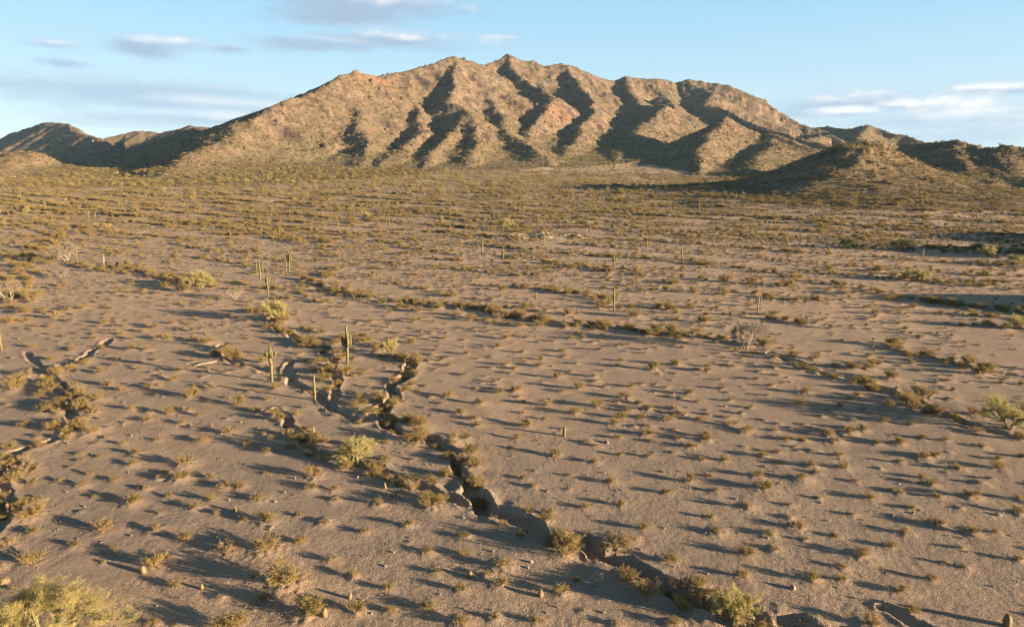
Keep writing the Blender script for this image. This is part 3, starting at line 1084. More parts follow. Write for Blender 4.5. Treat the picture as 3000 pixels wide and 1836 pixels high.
spots(1000, 680, '1190,770,70 1065,720,50 1350,760,60 950,700,50 1660,770,60 1740,770,60 1600,860,70 1610,900,60 1190,960,70 1430,970,80 1690,950,50 1660,1010,60 1560,1050,70 1820,1040,70 1980,970,70 2020,930,50 2250,990,90 2420,960,90 1720,1130,90 1600,1150,80 1260,1150,90 1140,1160,90 2050,1200,130 1000,1240,90 860,1310,100 770,1190,80 1850,1260,100 2070,1290,90 1490,1250,80 1330,1400,100 1690,1310,110 2030,1340,90 1310,1230,60 1470,1350,50 2150,1240,70 1970,1390,90 2170,1340,100 2200,1460,120 880,1030,60 970,1130,50 1450,920,50 1860,850,60 1300,870,50 1130,830,60 900,880,60 540,950,120 420,900,110 520,1030,100 500,1110,90 110,1250,180 290,1210,120 200,1310,150 30,1030,150 130,800,100 370,1360,150 560,1400,150 1220,1020,50 1070,980,60 750,770,60 430,730,60 520,650,60 960,1350,80 2120,610,120 1900,690,150 2080,700,100 2270,730,100 2400,730,120 1440,640,130 1390,640,100 1270,600,120 1110,570,110 1020,555,90 900,540,100 830,530,80 690,530,90 390,510,100 210,480,110 90,460,120 1870,550,90')
spots(0, 680, '380,1130,120 110,1140,170 340,1290,170 580,1290,150 290,1180,100 570,1420,130 390,1420,120 170,1400,90 430,1030,120 630,940,90 1300,1000,100 1380,1190,130 1530,1130,100 1350,1290,70 1220,1310,80 1060,1360,100 1310,1380,80 950,1280,60 1080,1120,80 1150,1110,50 1250,1070,70 780,1110,90 720,1020,70 370,920,80 950,850,70 1060,850,90 1140,770,70 1220,770,70 1400,780,80 1500,800,120 1560,900,100 1620,860,120 1700,920,150 1900,940,90 2000,1130,90 1990,1320,120 2030,1360,110 1720,1250,110 1850,1290,110 1940,1210,70 2230,1150,110 2380,1150,120 1040,720,60 1110,690,70 750,660,80 680,770,60 230,830,70 1080,300,220 290,300,160 310,140,140 1200,400,100 1330,430,120 1440,390,100 2080,730,130 2040,650,120 2200,830,100 2300,380,160 2430,400,120 1850,150,200 180,650,90 80,660,140 170,560,100 220,490,120 2320,730,100 2250,710,90 2430,880,100 1250,660,60')
hp = np.array(HAND)
hx, hy = hit(hp[:, 0], hp[:, 1])
hw = np.clip(hp[:, 2] * hy / FPX * np.where(hp[:, 1] > 1250, .86, .78), 0.45, 3.5)
RG = np.random.RandomState(42)

# washes: lines of bigger shrubs
WASH = []


def wash(step, smin, smax, jit, pts):
    p = np.array(pts, float) * 1.2175
    x, y = hit(p[:, 0], p[:, 1])
    P = np.stack([x, y], 1)
    for a, b in zip(P[:-1], P[1:]):
        L = math.hypot(*(b - a))
        for k in range(max(1, int(L / step))):
            q = a + (b - a) * RG.uniform() + RG.normal(size=2) * jit
            WASH.append((q[0], q[1], RG.uniform(smin * .75, smax * 1.05)))


wash(0.93, 1.2, 2.4, 1.7, [(740, 676), (830, 703), (930, 722), (1030, 735), (1130, 742), (1230, 762), (1330, 782), (1450, 790), (1560, 800), (1680, 812), (1760, 812)])
wash(1.24, 1.2, 2.4, 2.0, [(820, 645), (790, 665), (740, 676)])
wash(1.36, 1.2, 2.6, 2.3, [(270, 640), (340, 655), (420, 668), (500, 690)])
wash(1.36, 1.3, 2.8, 3.4, [(150, 560), (100, 590), (60, 640), (30, 700), (40, 760)])
wash(1.24, 1.2, 2.4, 2.1, [(1640, 622), (1760, 645), (1850, 655), (1960, 680), (2060, 690), (2170, 715), (2300, 735), (2464, 752), (2560, 760)])
wash(1.49, 1.2, 2.4, 2.3, [(1230, 690), (1330, 700), (1420, 715), (1500, 740), (1640, 745)])
wash(1.49, 1.2, 2.4, 2.8, [(1180, 612), (1300, 625), (1420, 650), (1560, 665), (1650, 690)])
wash(1.36, 1.2, 2.6, 2.5, [(2060, 640), (2150, 665), (2260, 680), (2350, 690)])
wash(1.36, 1.4, 3.0, 2.8, [(2000, 573), (2080, 582), (2160, 592), (2260, 598), (2360, 602), (2500, 612)])
wash(1.86, 1.4, 2.6, 3.4, [(620, 500), (760, 515), (900, 530), (1060, 545), (1180, 552)])
wash(1.86, 1.4, 2.6, 3.4, [(200, 500), (340, 520), (460, 540), (620, 550), (700, 560)])
wash(1.86, 1.4, 2.8, 3.7, [(1170, 530), (1300, 545), (1460, 555), (1700, 560), (1900, 568)])
wash(1.86, 1.4, 2.8, 3.4, [(1480, 500), (1700, 515), (1900, 525), (2100, 530), (2300, 545), (2464, 560)])
wash(1.98, 1.4, 2.8, 4.0, [(0, 480), (150, 492), (330, 497), (520, 500)])
wash(1.98, 1.4, 2.8, 3.4, [(380, 545), (540, 560), (680, 572), (860, 578), (1000, 590)])
wash(1.49, 1.2, 2.4, 2.3, [(2100, 830), (2200, 850), (2290, 872), (2380, 892), (2470, 903)])
wash(1.24, 1.2, 2.2, 1.5, [(640, 745), (660, 780), (700, 812), (760, 830), (800, 870), (810, 930)])
wash(1.24, 1.0, 2.0, 1.6, [(850, 805), (920, 850), (985, 870), (950, 925), (925, 1000), (1030, 1055)])
wash(1.2, .9, 2.3, 1.3, [(1020, 1058), (1090, 1085), (1110, 1125), (1130, 1175), (1165, 1222), (1240, 1250), (1330, 1288), (1430, 1325), (1545, 1390), (1690, 1450), (1850, 1488)])
wash(1.2, .9, 2.2, 1.4, [(690, 1015), (745, 1080), (850, 1108), (1000, 1160), (1125, 1215)])
wash(1.1, .8, 2.3, 1.8, [(190, 868), (115, 905), (178, 975), (150, 1050), (40, 1090), (12, 1130), (5, 1240)])
wash(1.2, .9, 2.4, 1.5, [(1850, 850), (1985, 900), (2120, 930), (2250, 990), (2420, 1045)])
# the many small runnels of the outwash plain, each a thin line of shrubs
for c0 in np.arange(150, 720, 20):
    c0 = c0 + RG.uniform(-9, 9)
    sl0 = RG.uniform(.5, .75)
    for x0 in np.arange(-460, 480, 1.5):
        y0 = c0 - sl0 * x0 + 9 * float(gnoise(x0 / 45, c0 / 31, 305)) + 3 * float(gnoise(x0 / 12, c0 / 7, 306))
        if 140 < y0 < 640 and abs(x0) < y0 * .85 and gnoise(x0 / 38, c0 / 17, 307) > -.2 and RG.uniform() < .8:
            WASH.append((x0 + RG.normal() * 1.2, y0 + RG.normal() * 1.2, RG.uniform(.7, 2.1) * (1 + .7 * float(sstep(200, 450, y0)))))
wa = np.array(WASH)

# jittered grid over the rest of the plain
cell = 2.7
gx, gy = np.meshgrid(np.arange(-820, 820, cell), np.arange(30, 960, cell))
gx = (gx + RG.uniform(-.5, .5, gx.shape) * cell * .9).ravel()
gy = (gy + RG.uniform(-.5, .5, gy.shape) * cell * .9).ravel()
inside = (np.abs(gx) < gy * 0.92 + 45)
gx, gy = gx[inside], gy[inside]
ac = gy + .62 * gx + 10 * fbm(gx / 60, gy / 60, 2, 302)
band = 1.1 * np.clip(ridged(ac / 34, (gx - .6 * gy) / 190, 2, 301) - .62, -.4, 1) + .5 * fbm((gx - .6 * gy) / 40, ac / 9, 3, 303)
patch = fbm(gx / 22, gy / 22, 3, 311)
pr = 0.40 + 0.16 * sstep(100, 240, gy) + 0.75 * np.clip(band, -0.6, 0.8) * sstep(120, 260, gy) + 0.34 * patch
pr += 0.12 * sstep(300, 600, gy)
keep = RG.uniform(size=gx.shape) < pr
# keep clear of the placed ones
hb = set()
for x, y in list(zip(hx, hy)) + [(a[0], a[1]) for a in WASH]:
    for i in (-1, 0, 1):
        for j in (-1, 0, 1):
            hb.add((int(x // 1.6) + i, int(y // 1.6) + j))
keep &= np.array([((int(a // 1.6), int(b // 1.6)) not in hb) for a, b in zip(gx, gy)])
gx, gy, patch = gx[keep], gy[keep], patch[keep]
gw = RG.gamma(5.0, 0.17, gx.shape) + 0.3
gw = np.clip(gw * (.66 + .35 * np.clip(patch, -.7, 1)), 0.28, 2.2) * (1 + 0.85 * sstep(130, 420, gy))

BX = np.concatenate([hx, wa[:, 0], gx])
BY = np.concatenate([hy, wa[:, 1], gy])
BW = np.concatenate([hw, wa[:, 2], gw])
small = np.concatenate([np.zeros(len(hx) + len(wa), bool), RG.uniform(size=len(gx)) < 0.55])
# soil mounds that collect under the shrubs
for x, y, b in zip(BX, BY, BW):
    if y < 330:
        MOUNDS.append((x, y, 0.5 * b * RG.uniform(.8, 1.5) + .2, min(.3, .04 + b * RG.uniform(.04, .14))))
for i in range(16):      # the rocky rise on the middle of the plain
    q = hit([1500 + RG.uniform(-30, 210)], [690 + RG.uniform(-6, 8)])
    MOUNDS.append((q[0][0], q[1][0], RG.uniform(3.5, 6), RG.uniform(.7, 1.5)))

GRID = build_terrain()
BZ, bmh, _, bsand = land(BX, BY)
nearm = BY < 340
bm = np.zeros(len(BX))
bm[nearm] = mounds_at(BX[nearm], BY[nearm])
BZ = BZ + bm * 0.9 - 0.03


# ------------------------------------------------------------------ named landmarks
def ground_at(x, y):
    z = land(np.array([x]), np.array([y]))[0][0]
    return z + mounds_at([x], [y])[0] * 0.9 if y < 340 else z


LAND = []            # (u, v, phrase) used to tell bushes apart


# ------------------------------------------------------------------ saguaros
def saguaro(u, vt, vb, arms, label, rad_=None, mat='saguaro', name='saguaro', group=None, cat='cactus', lod=0, lean=0.0, phrase=None):
    x, y = (q[0] for q in hit([u], [vb]))
    h = max(1.0, (vb - vt) * math.hypot(y, CAMZ) / FPX * 1.03)
    z = ground_at(x, y)
    o = empty(name, (x, y, z))
    o.rotation_euler = (0, lean, 0)
    rg = np.random.RandomState(int(u * 7 + vb))
    r = rad_ or min(.30, max(.17, .032 * h + .02)) * (1.0 if lod == 0 else 1.1)
    ns, nz = (24, 16) if lod == 0 else (12, 7)
    mb = MB()
    ts = np.linspace(0, 1, nz)
    prof = [r * (0.86 + 0.22 * math.sin(math.pi * min(1, t * 1.15)) if t < .93 else .86 - (t - .93) * 7) for t in ts]
    prof[-1] = r * .22
    mb.tube([(rg.normal() * .012 * h * t, rg.normal() * .012 * h * t, -.15 + (h + .15) * t) for t in ts], prof, ns, ribs=.13, cap=True)
    part('trunk', mb.mesh('saguaro_trunk', [MAT[mat]], True), o)
    for (ang, at, out, top) in arms:
        mb = MB()
        d = np.array([math.cos(rad(ang)), math.sin(rad(ang)), 0])
        z0 = at * h
        ra = r * .72
        P, Rr = [], []
        for t in np.linspace(0, 1, 5 if lod else 7):
            a = t * math.pi / 2
            P.append(d * (r * .4 + out * math.sin(a)) + np.array([0, 0, z0 + out * .7 * (1 - math.cos(a))]))
            Rr.append(ra * (.8 + .2 * t))
        zt = max(top * h, P[-1][2] + .3)
        for t in (np.linspace(.25, 1, 3 if lod else 6)):
            P.append(np.array([P[-1][0] + rg.normal() * .01, P[-1][1], 0]) + np.array([0, 0, z0 + out * .7 + (zt - z0 - out * .7) * t]))
            Rr.append(ra * (1.0 if t < .9 else .35))
        mb.tube(P, Rr, ns - 4, ribs=.13, cap=True)
        part('arm', mb.mesh('saguaro_arm', [MAT[mat]], True), o)
    tag(o, label, cat, group)
    if phrase:
        LAND.append((u, vb, phrase))
    return o


G1 = 'saguaros on the plain'
saguaro(797, 1012, 1117, [(10, .68, .75, .84), (172, .70, .8, .82), (100, .72, .6, .86), (-50, .69, .65, .80), (-120, .72, .6, .83)], 'saguaro with a high ring of short arms, left of the thin bare column', group=G1, phrase='short-armed saguaro', rad_=.26)
saguaro(1019, 951, 1065, [(0, .45, .62, .76), (180, .44, .68, .70), (70, .46, .45, .8), (-60, .44, .5, .72), (140, .47, .55, .62)], 'tall candelabra saguaro with five long arms, beside the main gully', group=G1, phrase='five-armed saguaro', rad_=.25)
saguaro(923, 1097, 1172, [], 'single armless saguaro column standing between two brushy gullies', group=G1, phrase='armless saguaro column', rad_=.2)
saguaro(5, 942, 1028, [], 'armless saguaro cut by the left edge of the photo', group=G1, phrase='left-edge saguaro')
saguaro(786, 808, 867, [(20, .62, .45, .92), (160, .64, .5, .95), (-80, .6, .35, .88)], 'dark saguaro with arms bunched at its top, lowest of the left trio', group=G1, phrase='bunched-top saguaro')
saguaro(763, 757, 822, [(5, .38, .9, .82), (175, .4, .9, .78), (60, .42, .6, .7)], 'saguaro with three wide upswept arms, leftmost of the left trio', group=G1)
saguaro(848, 735, 795, [(10, .4, .7, .78), (170, .45, .6, .8), (-40, .5, .45, .85)], 'saguaro with close upright arms, farthest of the left trio', group=G1)
saguaro(839, 750, 792, [], 'slim column touching the close-armed saguaro of the left trio', group=G1)
saguaro(1798, 841, 912, [(0, .42, .8, .72), (180, .45, 1.15, .78), (50, .4, .5, .6)], 'tall three-armed saguaro alone right of the picture centre', group=G1, phrase='lone three-armed saguaro')
saguaro(2218, 858, 920, [(20, .5, .6, .85), (165, .55, .5, .72), (60, .52, .4, .7)], 'dead brown leaning saguaro behind the pale leafless tree', mat='dead_saguaro', rad_=.14, group=G1, lean=.05, phrase='dead brown saguaro')
saguaro(226, 724, 766, [], 'straight saguaro column beside the pale rounded tree at left', group=G1)
saguaro(306, 745, 786, [(20, .45, .25, .7)], 'bleached wooden skeleton of a dead saguaro', mat='pale_wood', rad_=.12, group=G1)
saguaro(676, 672, 702, [], 'dark armless saguaro above the large round shrub at left', group=G1, lod=1)
saguaro(1412, 697, 743, [(0, .4, .3, .6)], 'thin one-armed saguaro left of the yellow-lit saguaro', group=G1, lod=1)
saguaro(1475, 727, 770, [(170, .45, .5, .8), (10, .5, .4, .7)], 'yellow-lit two-armed saguaro below the rocky rise', group=G1, lod=1)
saguaro(1594, 683, 716, [(0, .5, .4, .8), (180, .45, .4, .75)], 'two-armed saguaro standing in front of the rocky rise', group=G1, lod=1)
saguaro(1799, 743, 784, [(20, .4, .5, .85), (160, .4, .5, .8), (90, .45, .3, .8), (-90, .42, .3, .7)], 'dark many-armed saguaro behind the lone three-armed one', group=G1, lod=1)
saguaro(1867, 714, 753, [], 'armless dark saguaro right of the many-armed one', group=G1, lod=1)
saguaro(1895, 697, 731, [], 'thin dark saguaro, farthest of the row right of centre', group=G1, lod=1)
saguaro(1997, 722, 763, [], 'tall thin saguaro column, rightmost of the row right of centre', group=G1, lod=1)
saguaro(1571, 855, 878, [], 'short stubby saguaro in the brush line left of the lone three-armed one', group=G1, lod=1)
saguaro(2364, 928, 947, [], 'short young saguaro stub right of the dead brown saguaro', group=G1, lod=1)
saguaro(1653, 1251, 1278, [], 'knee-high young cactus post on bare gravel right of centre', rad_=.2, group=G1, phrase='young cactus post')
saguaro(24, 1472, 1502, [], 'broken cactus stump beside the left gully', rad_=.2, mat='dead_saguaro', group=G1, phrase='broken cactus stump')
saguaro(2701, 728, 760, [(10, .3, .5, .9), (170, .3, .5, .85)], 'dark three-stemmed saguaro in the shadow of the right-hand hill', group=G1, lod=1)
saguaro(2077, 669, 694, [(0, .45, .4, .8)], 'thin one-armed saguaro above the row right of centre', group=G1, lod=1)
saguaro(2608, 666, 692, [(0, .3, .6, .8), (180, .35, .6, .9)], 'forked saguaro on the pale flat behind the shaded wash', group=G1, lod=1)
saguaro(2755, 678, 699, [], 'thin saguaro column right of the forked one behind the shaded wash', group=G1, lod=1)
saguaro(79, 601, 631, [(0, .3, .7, .9), (180, .3, .7, .8), (60, .35, .5, .85)], 'many-armed saguaro near the left edge of the upper plain', group=G1, lod=1)
saguaro(132, 583, 617, [(0, .35, .6, .8), (180, .35, .7, .75), (45, .4, .5, .9)], 'spreading saguaro right of the one near the left edge', group=G1, lod=1)
saguaro(16, 640, 670, [(10, .3, .6, .9), (180, .3, .6, .9)], 'three-pronged saguaro against the left edge of the photo', group=G1, lod=1)
FARS = [(260, 611, 641), (281, 619, 643), (348, 579, 610), (440, 567, 588), (430, 566, 584), (795, 609, 633), (852, 613, 637), (972, 626, 652), (992, 637, 675),
        (903, 563, 588), (237, 599, 616), (528, 563, 580), (767, 660, 690), (818, 656, 686), (1109, 585, 606), (1035, 620, 644), (1058, 610, 631), (1141, 640, 670),
        (1205, 625, 650), (1298, 608, 630), (1337, 605, 624), (1357, 610, 627), (1364, 625, 650), (1490, 625, 648), (1532, 600, 631), (1555, 645, 670),
        (1668, 600, 627), (1680, 645, 674), (1728, 655, 682), (1742, 650, 672), (1888, 650, 670), (1808, 595, 617), (2292, 597, 617), (2491, 604, 619), (2390, 604, 624),
        (2643, 615, 633), (2920, 620, 635), (2956, 629, 647), (2860, 615, 643), (2927, 657, 671), (2047, 590, 624), (2270, 640, 660), (2560, 668, 680), (2740, 690, 702),
        (1400, 606, 622), (1605, 620, 640), (1240, 600, 618), (640, 590, 610), (700, 570, 590), (585, 610, 632), (480, 600, 618), (150, 560, 580), (60, 560, 580),
        (2120, 606, 624), (2180, 600, 616), (2440, 640, 658), (2340, 630, 650), (1980, 620, 642), (1925, 690, 706), (2130, 700, 722), (2230, 690, 708)]
PEAKS = [(300, 'the left hill'), (700, 'the long left ridge'), (1080, 'the reddish shoulder'), (1340, 'the rounded second summit'), (1650, 'the highest peak'),
         (1950, 'the flat-topped crest'), (2300, 'the rocky knob'), (2680, 'the cone-shaped hill'), (9999, 'the right-hand ridge')]
bysec = {}
for f in FARS:
    bysec.setdefault(next(p for lim, p in PEAKS if f[0] < lim), []).append(f)
ORD = ['leftmost', 'second from left', 'third from left', 'fourth from left', 'fifth from left', 'sixth from left', 'seventh from left', 'eighth from left', 'ninth from left', 'tenth from left', 'eleventh from left', 'twelfth from left']
for p, fs in bysec.items():
    fs.sort()
    for i, (u, vt, vb) in enumerate(fs):
        rg_ = random.Random(u)
        arms = [(rg_.choice((0, 180, 20, 160)), rg_.uniform(.35, .5), rg_.uniform(.35, .6), rg_.uniform(.65, .9)) for _ in range(rg_.choice((0, 0, 1, 2)))]
        saguaro(u, vt, vb, arms, '%s of the thin distant saguaros on the plain below %s' % (ORD[i], p), group='distant saguaros', lod=1)

# ------------------------------------------------------------------ trees
PV = [tree_parts(500 + i, 4, 6, 0.75, 9000, tl=(.022, .06), tw=(.002, .0045)) for i in range(3)]
pv_tr = [a.mesh('palo_verde_trunk', [MAT['verde_bark']]) for a, b in PV]
pv_cr = [b.mesh('palo_verde_crown', [MAT['verde']]) for a, b in PV]
BT = [tree_parts(540 + i, 4, 4, 0.7, 3600, up=.4, tl=(.03, .07), tw=(.002, .0045)) for i in range(2)]
bt_tr = [a.mesh('bare_tree_trunk', [MAT['pale_bark']]) for a, b in BT]
bt_cr = [b.mesh('bare_tree_crown', [MAT['pale_twig']]) for a, b in BT]
dk_cr = [b.mesh('mesquite_crown', [MAT['dark_tree']]) for a, b in PV[:2]]
mesh_w = {}


def width(me):
    if me.name not in mesh_w:
        co = np.zeros(len(me.vertices) * 3)
        me.vertices.foreach_get('co', co)
        co = co.reshape(-1, 3)
        mesh_w[me.name] = (np.percentile(co[:, 0], 98) - np.percentile(co[:, 0], 2), np.percentile(co[:, 2], 99))
    return mesh_w[me.name]


def tree(name, u, vb, wpx, hpx, trm, crm, label, cat='tree', group=None, rz=0.0, phrase=None, xyz=None):
    if xyz is None:
        x, y = (q[0] for q in hit([u], [vb], 24))
        z = ground_at(x, y) - .05
    else:
        x, y, z = xyz
    dist = math.hypot(y, CAMZ)
    ww, hh = width(crm)
    sx, sz = wpx * dist / FPX / ww, hpx * dist / FPX / hh
    o = empty(name, (x, y, z), rz, (sx, sx, sz))
    part('trunk', trm, o)
    part('crown', crm, o)
    tag(o, label, cat, group)
    if phrase:
        LAND.append((u, vb, phrase))
    return o


tree('palo_verde_tree', 1040, 1350, 92, 88, pv_tr[0], pv_cr[0], 'yellow-green palo verde beside the middle gully, left of centre', phrase='middle palo verde')
tree('palo_verde_tree', 2148, 1812, 104, 100, pv_tr[1], pv_cr[1], 'bright palo verde on the gully bank at the bottom edge', rz=1.0, phrase='bottom-edge palo verde')
tree('palo_verde_tree', 2955, 1255, 116, 96, pv_tr[2], pv_cr[2], 'round pale green tree on the right edge', rz=.4, phrase='right-edge green tree')
big_tr, big_cr = tree_parts(533, 5, 6, .8, 26000, tl=(.012, .034), tw=(.0009, .0019))
tree('palo_verde_tree', 130, 1885, 270, 140, big_tr.mesh('big_palo_verde_trunk', [MAT['verde_bark']]), big_cr.mesh('big_palo_verde_crown', [MAT['verde_dry']]), 'big yellow-green palo verde filling the bottom left corner', rz=2.2, phrase='big corner palo verde')
tree('palo_verde_tree', 20, 1870, 130, 70, pv_tr[0], pv_cr[0], 'smaller palo verde left of the big one in the corner', rz=.7)
tree('palo_verde_tree', 1141, 1042, 48, 52, pv_tr[1], pv_cr[1], 'small pale green palo verde in the gully right of the five-armed saguaro', rz=2.0, phrase='small pale green palo verde')
tree('palo_verde_tree', 812, 942, 68, 62, pv_tr[2], pv_cr[2], 'ragged pale green palo verde above the short-armed saguaro', rz=.2, phrase='ragged palo verde')
tree('palo_verde_tree', 588, 842, 62, 48, pv_tr[0], pv_cr[0], 'pale palo verde at the end of the left brush line', rz=3.0)
tree('palo_verde_tree', 2690, 824, 66, 36, pv_tr[1], pv_cr[1], 'low pale palo verde in the brush line below the shaded wash', rz=1.2)
tree('palo_verde_tree', 2990, 962, 50, 40, pv_tr[2], pv_cr[2], 'green palo verde cut by the right edge below the hill shadow')
tree('palo_verde_tree', 2892, 752, 40, 30, pv_tr[0], pv_cr[0], 'sunlit palo verde inside the shaded wash, left of its neighbour', rz=.9)
tree('palo_verde_tree', 2975, 772, 34, 26, pv_tr[1], pv_cr[1], 'smaller sunlit palo verde at the right end of the shaded wash')
tree('mesquite_tree', 2484, 728, 48, 32, pv_tr[1], dk_cr[0], 'dark green round tree at the left end of the shaded wash')
tree('mesquite_tree', 2648, 734, 58, 36, pv_tr[0], dk_cr[1], 'dark green wide tree in the middle of the shaded wash', rz=1.4)
tree('mesquite_tree', 2862, 736, 36, 24, pv_tr[1], dk_cr[0], 'dark green small tree beside the shaded hill foot', rz=2.4)
tree('bare_tree', 2183, 1022, 82, 86, bt_tr[0], bt_cr[0], 'pale leafless tree with a dark trunk, in front of the dead brown saguaro', phrase='pale leafless tree')
tree('bare_tree', 26, 882, 76, 60, bt_tr[1], bt_cr[1], 'whitish leafless tree on the left edge', rz=1.0, phrase='whitish left-edge tree')
tree('bare_tree', 196, 767, 62, 54, bt_tr[0], bt_cr[0], 'pale rounded leafless tree beside the straight saguaro', rz=2.0)
tree('bare_tree', 690, 876, 46, 36, bt_tr[1], bt_cr[1], 'low dry grey tree left of the bunched-top saguaro', rz=.5)
tree('bare_tree', 1808, 690, 30, 54, bt_tr[0], bt_cr[0], 'tall pale leafless tree above the row of saguaros', rz=.8)
tree('palo_verde_tree', 1482, 668, 40, 30, pv_tr[2], pv_cr[2], 'yellow palo verde left of the tall pale leafless tree', rz=2.0)
tree('bare_tree', 1845, 792, 34, 24, bt_tr[1], bt_cr[1], 'small grey dry tree right of the many-armed saguaro', rz=.3)
tree('bare_tree', 1560, 756, 30, 22, bt_tr[0], bt_cr[0], 'small pale dry tree right of the yellow-lit saguaro', rz=2.9)
tree('bare_tree', 190, 812, 34, 26, bt_tr[1], bt_cr[1], 'small grey dry tree below the pale rounded one at left', rz=2.2)

# ------------------------------------------------------------------ barrel cacti
def barrel(u, vt, vb, wpx, label, phrase=None):
    x, y = (q[0] for q in hit([u], [vb]))
    d = math.hypot(y, CAMZ)
    h, r = (vb - vt) * d / FPX * 1.05, wpx * d / FPX / 2
    z = ground_at(x, y) - .03
    o = empty('barrel_cactus', (x, y, z))
    rg = np.random.RandomState(int(u))
    o.rotation_euler = (rg.normal() * .08, rg.normal() * .08, rg.uniform(0, 6))
    mb = MB()
    ts = np.linspace(0, 1, 9)
    mb.tube([(0, 0, h * t) for t in ts], [r * max(.25, math.sin(math.pi * (.28 + .66 * t)) ** .6) for t in ts], 28, ribs=.16, cap=True)
    part('body', mb.mesh('barrel_body', [MAT['barrel']], True), o)
    sp = MB()
    n = 260
    a = rg.uniform(0, 2 * math.pi, n)
    t = rg.uniform(.05, 1, n)
    rr_ = np.array([r * max(.25, math.sin(math.pi * (.28 + .66 * q)) ** .6) for q in t])
    C = np.stack([np.cos(a) * rr_, np.sin(a) * rr_, h * t], 1)
    D = np.stack([np.cos(a), np.sin(a), t * .8], 1) + rg.normal(size=(n, 3)) * .4
    D /= np.linalg.norm(D, axis=1, keepdims=True)
    A, B = cross_axes(rg, D, np.full(n, r * .22), np.full(n, r * .03))
    sp.blades(C, A, B)
    part('spines', sp.mesh('barrel_spines', [MAT['spines']]), o)
    tag(o, label, 'cactus', 'barrel cacti')
    if phrase:
        LAND.append((u, vb, phrase))


for a in [(1129, 1411, 1430, 8, 'pale barrel cactus post below the palo verde, casting a long thin shadow', 'pale barrel cactus'),
          (1379, 1671, 1688, 15, 'round barrel cactus left of the bushy clump at the lower centre', 'round barrel cactus'),
          (1025, 1734, 1751, 12, 'small barrel cactus near the bottom edge, left of the round one', 'small bottom barrel cactus'),
          (592, 1708, 1724, 9, 'slim barrel cactus on bare gravel right of the corner palo verde', 'slim barrel cactus'),
          (422, 1656, 1677, 15, 'leaning barrel cactus tucked against a bush at lower left', 'leaning barrel cactus'),
          (690, 1482, 1497, 9, 'short barrel cactus above the two big lower left bushes', 'short barrel cactus'),
          (951, 1782, 1806, 16, 'reddish barrel cactus beside the bottom bush left of centre', 'reddish barrel cactus'),
          (918, 1250, 1266, 9, 'yellowish barrel cactus left of the middle palo verde', 'yellowish barrel cactus'),
          (2154, 1800, 1834, 20, 'tall barrel cactus in front of the bottom-edge palo verde', None),
          (1584, 1727, 1746, 16, 'pale branching barrel cactus in the hollow right of the lower centre bushes', 'pale branching cactus'),
          (2950, 1800, 1835, 22, 'dark barrel cactus clump in the bottom right corner', 'bottom right corner cactus'),
          (13, 1690, 1706, 26, 'low round barrel cactus at the left edge above the corner palo verde', None)]:
    barrel(*a)
LAND += [(1640, 1545, 'sharp main gully bend'), (1385, 1490, 'gully fork'), (210, 1220, 'pale left gully bank'), (1960, 1745, 'shrubby lower gully bank'),
         (2700, 1150, 'big right wash shrub'), (2450, 1560, 'pale soil heap'), (1410, 1330, 'sunlit middle gully bank'), (2700, 1530, 'right-hand gravel flat'),
         (2350, 1350, 'paired right-hand shrubs'), (600, 1062, 'fallen pale log'), (1850, 1150, 'faint footpath'), (2760, 1760, 'lower right gravel flat'), (1700, 1020, 'open central flat'),
         (300, 1480, 'open left gravel'), (760, 1330, 'gravel left of centre')]

# ------------------------------------------------------------------ fallen log, rocks and scraps
x, y = (q[0] for q in hit([607], [1064]))
z = ground_at(x, y)
o = empty('fallen_log', (x, y, z + .06), rad(32))
mb = MB()
mb.tube([(-1.6, 0, 0), (-.8, .06, .05), (0, 0, .08), (.9, -.05, .1), (1.7, .02, .22)], [.13, .16, .17, .15, .06], 10, ribs=.15, cap=True)
part('log', mb.mesh('log', [MAT['pale_wood']]), o)
mb = MB()
mb.tube([(-2.3, -.5, 0), (-1.5, -.42, .02), (-.9, -.3, .03)], [.08, .1, .05], 8, ribs=.15, cap=True)
part('broken_limb', mb.mesh('broken_limb', [MAT['pale_wood']]), o)
tag(o, 'pale bleached log lying on gravel left of the short-armed saguaro', 'log')
rocks = [rock_mesh(900 + i, MAT['pale_stone']) for i in range(5)]
drocks = [rock_mesh(920 + i, MAT['stone']) for i in range(5)]
x, y = (q[0] for q in hit([1600], [694]))
o = empty('rock_outcrop', (x, y, ground_at(x, y)))
for i in range(130):
    uu, vv = RG.uniform(1480, 1730), RG.normal(692, 5)
    qx, qy = (q[0] for q in hit([uu], [vv]))
    me = (drocks if uu < 1580 and RG.uniform() < .8 else rocks)[RG.randint(5)]
    r_ = part('rock', me, o)
    s = RG.gamma(3, .12) + .12
    r_.scale = (s, s * RG.uniform(.7, 1.2), s * RG.uniform(.6, 1.1))
    r_.rotation_euler = (RG.uniform(-.4, .4), RG.uniform(-.4, .4), RG.uniform(0, 6))
    r_.location = (qx - x, qy - y, ground_at(qx, qy) - o.location.z + s * .2)
tag(o, 'low heap of pale and dark rocks rising from the middle of the plain', 'rocks')
